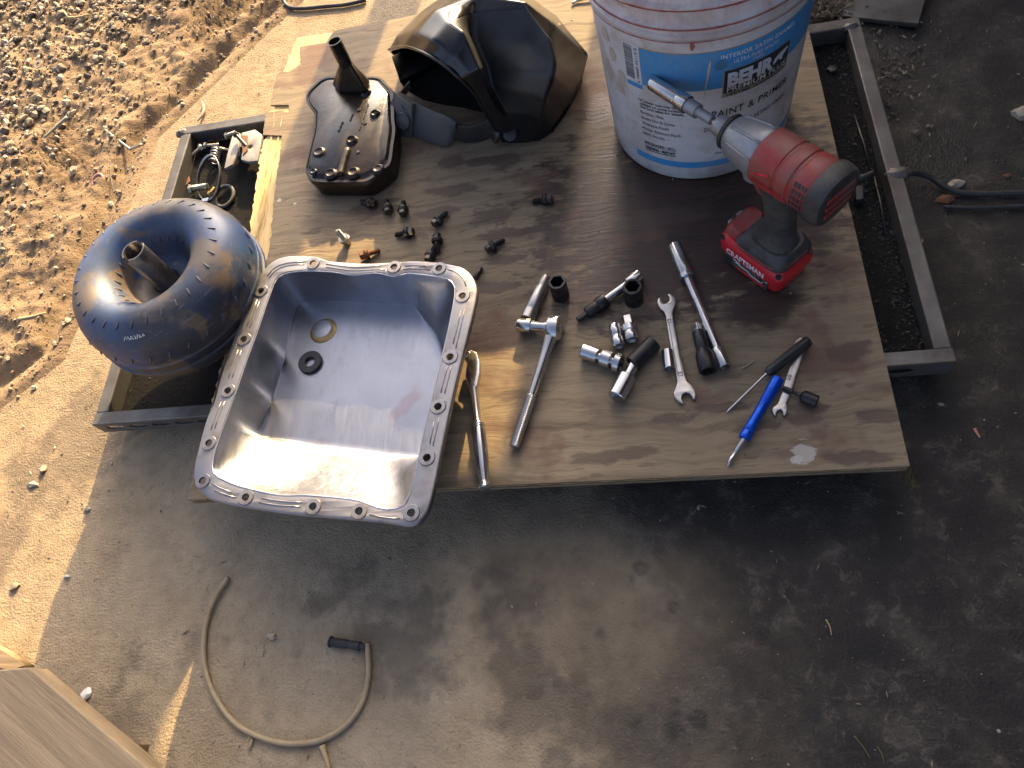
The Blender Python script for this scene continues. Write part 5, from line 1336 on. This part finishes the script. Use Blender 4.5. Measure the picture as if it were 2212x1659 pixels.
# clear grey plastic bracket
T = Thing('plastic_bracket', lt(870, 680, TZ), 'cloudy grey plastic bracket leaning at the back of the left tray', 'bracket')
bpx = [(835, 530), (960, 500), (1022, 545), (1015, 640), (985, 790), (900, 800), (830, 780), (850, 640)]
T.part('plate', plate('plate', [[lt(x, y, TZ + .035).xy for x, y in bpx], circ(*lt(915, 660, TZ + .035).xy, .005, 14)], TZ + .028, TZ + .036, .001), 'clear_grey', smooth=40)
T.part('tab', plate('tab', [[lt(x, y, TZ + .03).xy for x, y in ((760, 500), (830, 540), (800, 700), (750, 820), (670, 860), (700, 720))]], TZ + .022, TZ + .030, .001), 'clear_grey', smooth=40)
T.part('red_insert', plate('red_insert', [[lt(x, y, TZ + .036).xy for x, y in ((840, 560), (895, 560), (890, 700), (850, 740))]], TZ + .036, TZ + .038), 'rust')
T.part('foot', box_mesh('foot', -.012, .012, -.01, .01, 0, .028), 'clear_grey', mw=Matrix.Translation(lt(900, 720, TZ)))
tag(link('nut', lathe('nut', [(.0035, 0), (.0068, 0, 'hex'), (.0068, .005, 'hex'), (.0035, .0052), (.0035, 0)], 18, False, False), 'brass', mw=Matrix.Translation(lt(560, 600, TZ)), smooth=30), 'small brass nut at the back of the left tray', 'nut')
tag(link('rusty_flake', plate('rusty_flake', [[lt(x, y, TZ).xy for x, y in ((300, 980), (345, 940), (360, 990), (320, 1030))]], TZ, TZ + .003), 'rust'), 'orange rust flake beside the left rail', 'flake')

# ------------------------------------------------------------------ things in and beside the right tray
def r3(x, y, z): return at(1645.8 + .2646 * x, 219.4 + .2646 * y, z)
for (a, b, wd, lab) in (((755, 105), (890, 570), .0022, 'thin dark steel strip in the right tray, upper of two'), ((905, 560), (1012, 1090), .0026, 'thin dark steel strip in the right tray, lower of two')):
    p0, p1 = r3(*a, TZ + .004), r3(*b, TZ + .003); tag(link('steel_strip', tube_mesh('steel_strip', [p0, p0.lerp(p1, .5) + Vector((.001, 0, .001)), p1], wd, 6, taper=[.4, 1, .5]), 'bolt', smooth=180), lab, 'strip', 'steel strips in the right tray')
T = Thing('black_clip', r3(840, 680, TZ), 'black plastic clip in the right tray behind the drill', 'clip')
T.part('arm', tube_mesh('arm', [r3(770, 640, TZ + .012), r3(830, 620, TZ + .014), r3(905, 590, TZ + .012)], .005, 8), 'rubber', smooth=180)
T.part('block', plate('block', [[r3(x, y, TZ + .01).xy for x, y in ((770, 690), (825, 690), (830, 800), (765, 810))]], TZ, TZ + .012, .001), 'rubber')
cp = [r3(1205, 585, GZ + .03), r3(1290, 590, GZ + .02), r3(1390, 625, GZ + .012), r3(1500, 700, GZ + .008), r3(1640, 745, GZ + .006), r3(1820, 752, GZ + .006), r3(2000, 748, GZ + .006), r3(2300, 735, GZ + .006)]
tag(link('black_cable', tube_mesh('black_cable', smooth_path(cp, 6), .0042, 10), 'rubber', smooth=180), 'dirty black cable running from the right rail across the floor', 'cable')
cp = [r3(1490, 860, GZ + .005), r3(1700, 868, GZ + .005), r3(1950, 860, GZ + .005), r3(2300, 845, GZ + .005)]
tag(link('thin_cable', tube_mesh('thin_cable', smooth_path(cp, 6), .0028, 8), 'rubber', smooth=180), 'thinner dark cable lying below the black cable', 'cable')
def rock(name, p, r, mat, label, cat, sq=(1.2, .9, .6), seed=0):
    r *= .72
    bm = bmesh.new(); bmesh.ops.create_icosphere(bm, subdivisions=2, radius=1); me = bpy.data.meshes.new(name)
    for v in bm.verts:
        k = 1 + .6 * mn.noise(v.co * 1.3 + Vector((seed * 3.7, 0, 0))) + .3 * mn.noise(v.co * 2.9 + Vector((seed, 4, 0))); v.co = Vector((v.co.x * sq[0], v.co.y * sq[1], v.co.z * sq[2])) * k * r
    bm.to_mesh(me); bm.free(); o = link(name, me, mat, smooth=28); o.location = p + Vector((0, 0, r * sq[2] * .45)); return tag(o, label, cat)
rock('pebble', r3(1590, 680, GZ), .012, 'stone_pale', 'brown pebble beside the black cable', 'pebble', seed=1)
rock('pebble', r3(2110, 105, GZ), .016, 'stone_pale', 'pale round pebble at the right edge', 'pebble', (1, 1.1, .7), 2)
rock('pebble', r3(1500, 800, GZ), .012, 'rust', 'orange brown lump between the two cables', 'pebble', (1.5, .9, .5), 3)
rock('pebble', r3(1995, 612, GZ), .006, 'rust', 'tiny orange stone above the black cable', 'pebble', seed=4)
rock('pebble', at(162, 372, GZ + .005), .012, 'stone_pale', 'pale stub shaped stone in the sunlit dirt', 'pebble', (.8, 1.3, .8), 5)
rock('pebble', at(259, 420, GZ + .004), .010, 'gravel', 'round brown stone in the dirt just above the converter', 'pebble', (1, 1, .9), 6)
rock('pebble', at(589, 1376, GZ), .0075, 'stone_pale', 'small brown stone inside the hose loop', 'pebble', (1.1, .9, .7), 7)
rock('pebble', at(542, 1599, GZ), .0085, 'hose', 'tan stone just below the hose', 'pebble', (.9, 1.3, .7), 8)
rock('pebble', at(188, 1499, GZ), .011, 'label_white', 'white crumpled scrap near the corner plank', 'scrap', (1, 1.2, .5), 9)
rock('pebble', at(72, 1048, GZ), .009, 'stone_pale', 'pale flat stone casting a shadow on the sunlit concrete', 'pebble', (1.5, .8, .5), 10)
rock('pebble', at(96, 1015, GZ), .0085, 'gravel', 'dark stone with a long shadow on the sunlit concrete', 'pebble', (.9, 1.2, .9), 11)
rock('pebble', at(190, 1100, GZ), .006, 'stone_pale', 'small stone on the edge of the cart shadow', 'pebble', (1.3, .8, .7), 12)
rock('pebble', at(75, 838, GZ), .007, 'stone_pale', 'small stone at the edge of the dirt', 'pebble', seed=13)
rock('pebble', at(35, 1266, GZ), .009, 'gravel', 'rough stone at the left edge of the concrete', 'pebble', seed=14)
rock('pebble', at(145, 1247, GZ), .005, 'glass_shard', 'tiny green pebble on the sunlit concrete', 'pebble', (1.6, .8, .7), 15)
# slate board and litter at the top right
T = Thing('slate_board', at(1910, 20, GZ), 'grey flat board lying on the floor at the top right', 'board')
T.part('board', plate('board', [[at(x, y, GZ + .012).xy for x, y in ((1817, 33), (1984, 51), (1998, 3), (2010, -40), (1850, -45))]], GZ + .003, GZ + .012, .001), 'steel_rail')

# ------------------------------------------------------------------ hose, connector, plank and scraps on the concrete
hp_ = [(494.5, 1248.5), (465, 1295), (447, 1344), (441, 1392), (444, 1441), (457, 1485), (482, 1530), (514, 1566), (558, 1590), (607, 1605), (656, 1606), (704, 1595), (749, 1566), (781, 1522), (795, 1473), (797, 1433), (794, 1390)]
P3 = smooth_path([at(x, y, GZ + .0042) for x, y in hp_], 6)
P3 = [p + Vector((0, 0, .0012 * (1 + mn.noise(p * 9)))) for p in P3]
T = Thing('hose', at(620, 1450, GZ), 'tan rubber hose curled in a wide U on the concrete', 'hose')
T.part('tube', tube_mesh('tube', P3, .0036, 12), 'hose', smooth=180)
for e_, d_ in ((P3[0], P3[0] - P3[1]), (P3[-1], P3[-1] - P3[-2])):
    T.part('open_end', lathe('open_end', [(.0036, 0), (.0036, .0006), (.0022, .0006), (.002, -.004)], 16), 'cord', mw=zalign(e_, e_ + d_), smooth=40)
a, b = at(713, 1386, GZ + .0065), at(789, 1397, GZ + .0065); L = (b - a).length
T = Thing('black_connector', at(750, 1392, GZ), 'dusty black plastic connector beside the hose end', 'connector')
T.part('body', lathe('body', [(.0045, 0), (.006, .001), (.0062, .45 * L), (.0052, .5 * L), (.0052, .6 * L), (.0058, .62 * L), (.0058, .85 * L), (.004, .86 * L), (.004, L)], 16), 'rubber', mw=zalign(a, b), smooth=35)
T.part('flange', lathe('flange', [(.0075, .0), (.0078, .0015), (.0062, .003)], 16), 'rubber', mw=zalign(a, b), smooth=35)
# plank in the lower left corner
PT = .0
T = Thing('corner_plank', at(100, 1620, PT), 'grey weathered plank poking in at the lower left corner', 'plank')
pl = [at(x, y, PT).xy for x, y in ((-60, 1452), (62, 1441), (345, 1680), (420, 1745))]; pl += [Vector((-.62, -.28)), Vector((-1.02, -.1))]
pd = at(345, 1680, PT) - at(62, 1441, PT); pa = math.atan2(pd.y, pd.x)
pm = plate('board', [pl], PT - .035, PT, .0025); pm.transform(T.off); pm.transform(Matrix.Rotation(-pa, 4, 'Z'))
po_ = link('board', pm, 'plank', T.e); po_.rotation_euler.z = pa
T.part('rest_block', box_mesh('rest_block', -.04, .04, -.04, .04, GZ, PT - .0352), 'plank', mw=Matrix.Translation((-.74, -.05, 0)))
T = Thing('sunlit_batten', at(10, 1420, GZ), 'thin sunlit batten end at the left edge above the plank', 'batten')
bl2 = [at(x, y, GZ + .02).xy for x, y in ((-90, 1352), (2, 1402), (55, 1436), (20, 1452), (-110, 1400))]
T.part('board', plate('board', [bl2], GZ + .001, GZ + .02, .001), 'plank')
def stick(pts, r, mat, label, cat='stick', z=GZ + .004, group=None, name='stick', taper=None):
    P3 = smooth_path([at(x, y, (q[0] if (q := rest) else z)) for (x, y, *rest) in pts], 4)
    n = len(P3); return tag(link(name, tube_mesh(name, P3, r, 7, taper=[(taper or (lambda t: 1 - .5 * t))(i / (n - 1)) for i in range(n)]), mat, smooth=180), label, cat, group)
stick([(696, 1611), (703, 1632), (713, 1664)], .0042, 'straw', 'tan wood sliver running out under the hose')
D_ = GZ + .010
stick([(119, 6), (135, 22), (149, 39)], .0042, 'straw', 'thick bent stick in the gravel, left arm', z=D_)
stick([(149, 39), (170, 37), (193, 31)], .0038, 'straw', 'thick bent stick in the gravel, right arm', z=D_)
stick([(226, 39), (200, 70), (176, 98)], .0018, 'straw', 'long thin twig below the bent stick', z=D_ - .002)
stick([(327, 12), (310, 27), (295, 39)], .0018, 'straw', 'short thin twig at the top of the dirt', z=D_ - .002)
stick([(146, 253), (120, 275), (95, 298)], .0042, 'glass_shard', 'long pale shard lying in the gravel', 'shard', D_ - .001, name='shard')
stick([(226, 280), (255, 302), (279, 321), (284, 321), (307, 312)], .0028, 'bolt_bright', 'bright bent rod lying in the dirt', 'rod', D_ - .001, name='bent_rod', taper=lambda t: 1)
stick([(436, 220), (441, 234), (436, 250), (426, 262)], .0034, 'stone_pale', 'pale curled scrap at the dirt edge near the tray', 'scrap', D_ - .004, name='curled_scrap', taper=lambda t: math.sin(math.pi * (t * .8 + .15)))
stick([(240, 330), (238, 370), (243, 400), (249, 415)], .0012, 'cord', 'thin dark wire in the dirt above the converter', 'wire', D_ - .003, name='thin_wire')
stick([(612, -6), (616, 8), (630, 17), (660, 18), (700, 14), (745, 10), (790, 0)], .0042, 'cord', 'loop of pale cord on the ground at the top', 'cord', GZ + .005, name='cord_loop', taper=lambda t: 1)
stick([(40, 690), (70, 684), (98, 676)], .0035, 'straw', 'flat tan stick at the left edge of the dirt', z=D_)
o = link('steel_washer', lathe('steel_washer', [(.005, 0), (.0115, 0), (.0115, .002), (.005, .002), (.005, 0)], 24, False, False), 'stone_pale'); o.matrix_world = Matrix.Translation(at(83, 139, D_ - .001)) @ Matrix.Rotation(rad(14), 4, 'X'); tag(o, 'pale washer lying in the gravel at the upper left', 'washer')
o = link('red_ring', tube_mesh('red_ring', [Vector((.0115 * math.cos(t), .014 * math.sin(t), .0)) for t in [i * 2 * math.pi / 28 for i in range(28)]], .0028, 8, True), 'pink', smooth=180); o.matrix_world = Matrix.Translation(at(211, 390, D_)) @ Matrix.Rotation(rad(18), 4, 'X') @ Matrix.Rotation(rad(-30), 4, 'Z'); tag(o, 'pink and white plastic ring in the dirt', 'ring')
stick([(1604, 795), (1618, 787), (1631, 778)], .0011, 'straw', 'tiny twig on the plywood beside the screwdriver', z=.0015)
for i, (x0, y0, x1, y1) in enumerate(((1784, 1338, 1796, 1372), (1845, 1590, 1880, 1640), (1895, 1612, 1910, 1650))):
    stick([(x0, y0), ((x0 + x1) / 2 + 3, (y0 + y1) / 2), (x1, y1)], .0009, 'weed' if i else 'straw', ['pale straw on the dark floor, upper of three', 'thin dark straw at the lower right', 'short straw at the lower right corner'][i], 'straw', GZ + .0015, name='straw')
stick([(2105, 926), (2110, 935), (2117, 945)], .002, 'pink', 'tiny red chip on the dark floor at the right', 'chip', GZ + .002, name='red_chip')
wd = []
for k in range(26):
    p = at(random.gauss(1968, 9), random.gauss(1040, 16), GZ); wd.append((p.x, p.y, GZ + random.uniform(.001, .006), random.uniform(.003, .009), random.uniform(.0005, .001), random.uniform(.6, 1.6)))
tag(slivers('dry_weed', wd, 'weed'), 'tuft of dry weed below the front right corner of the plywood', 'weed')
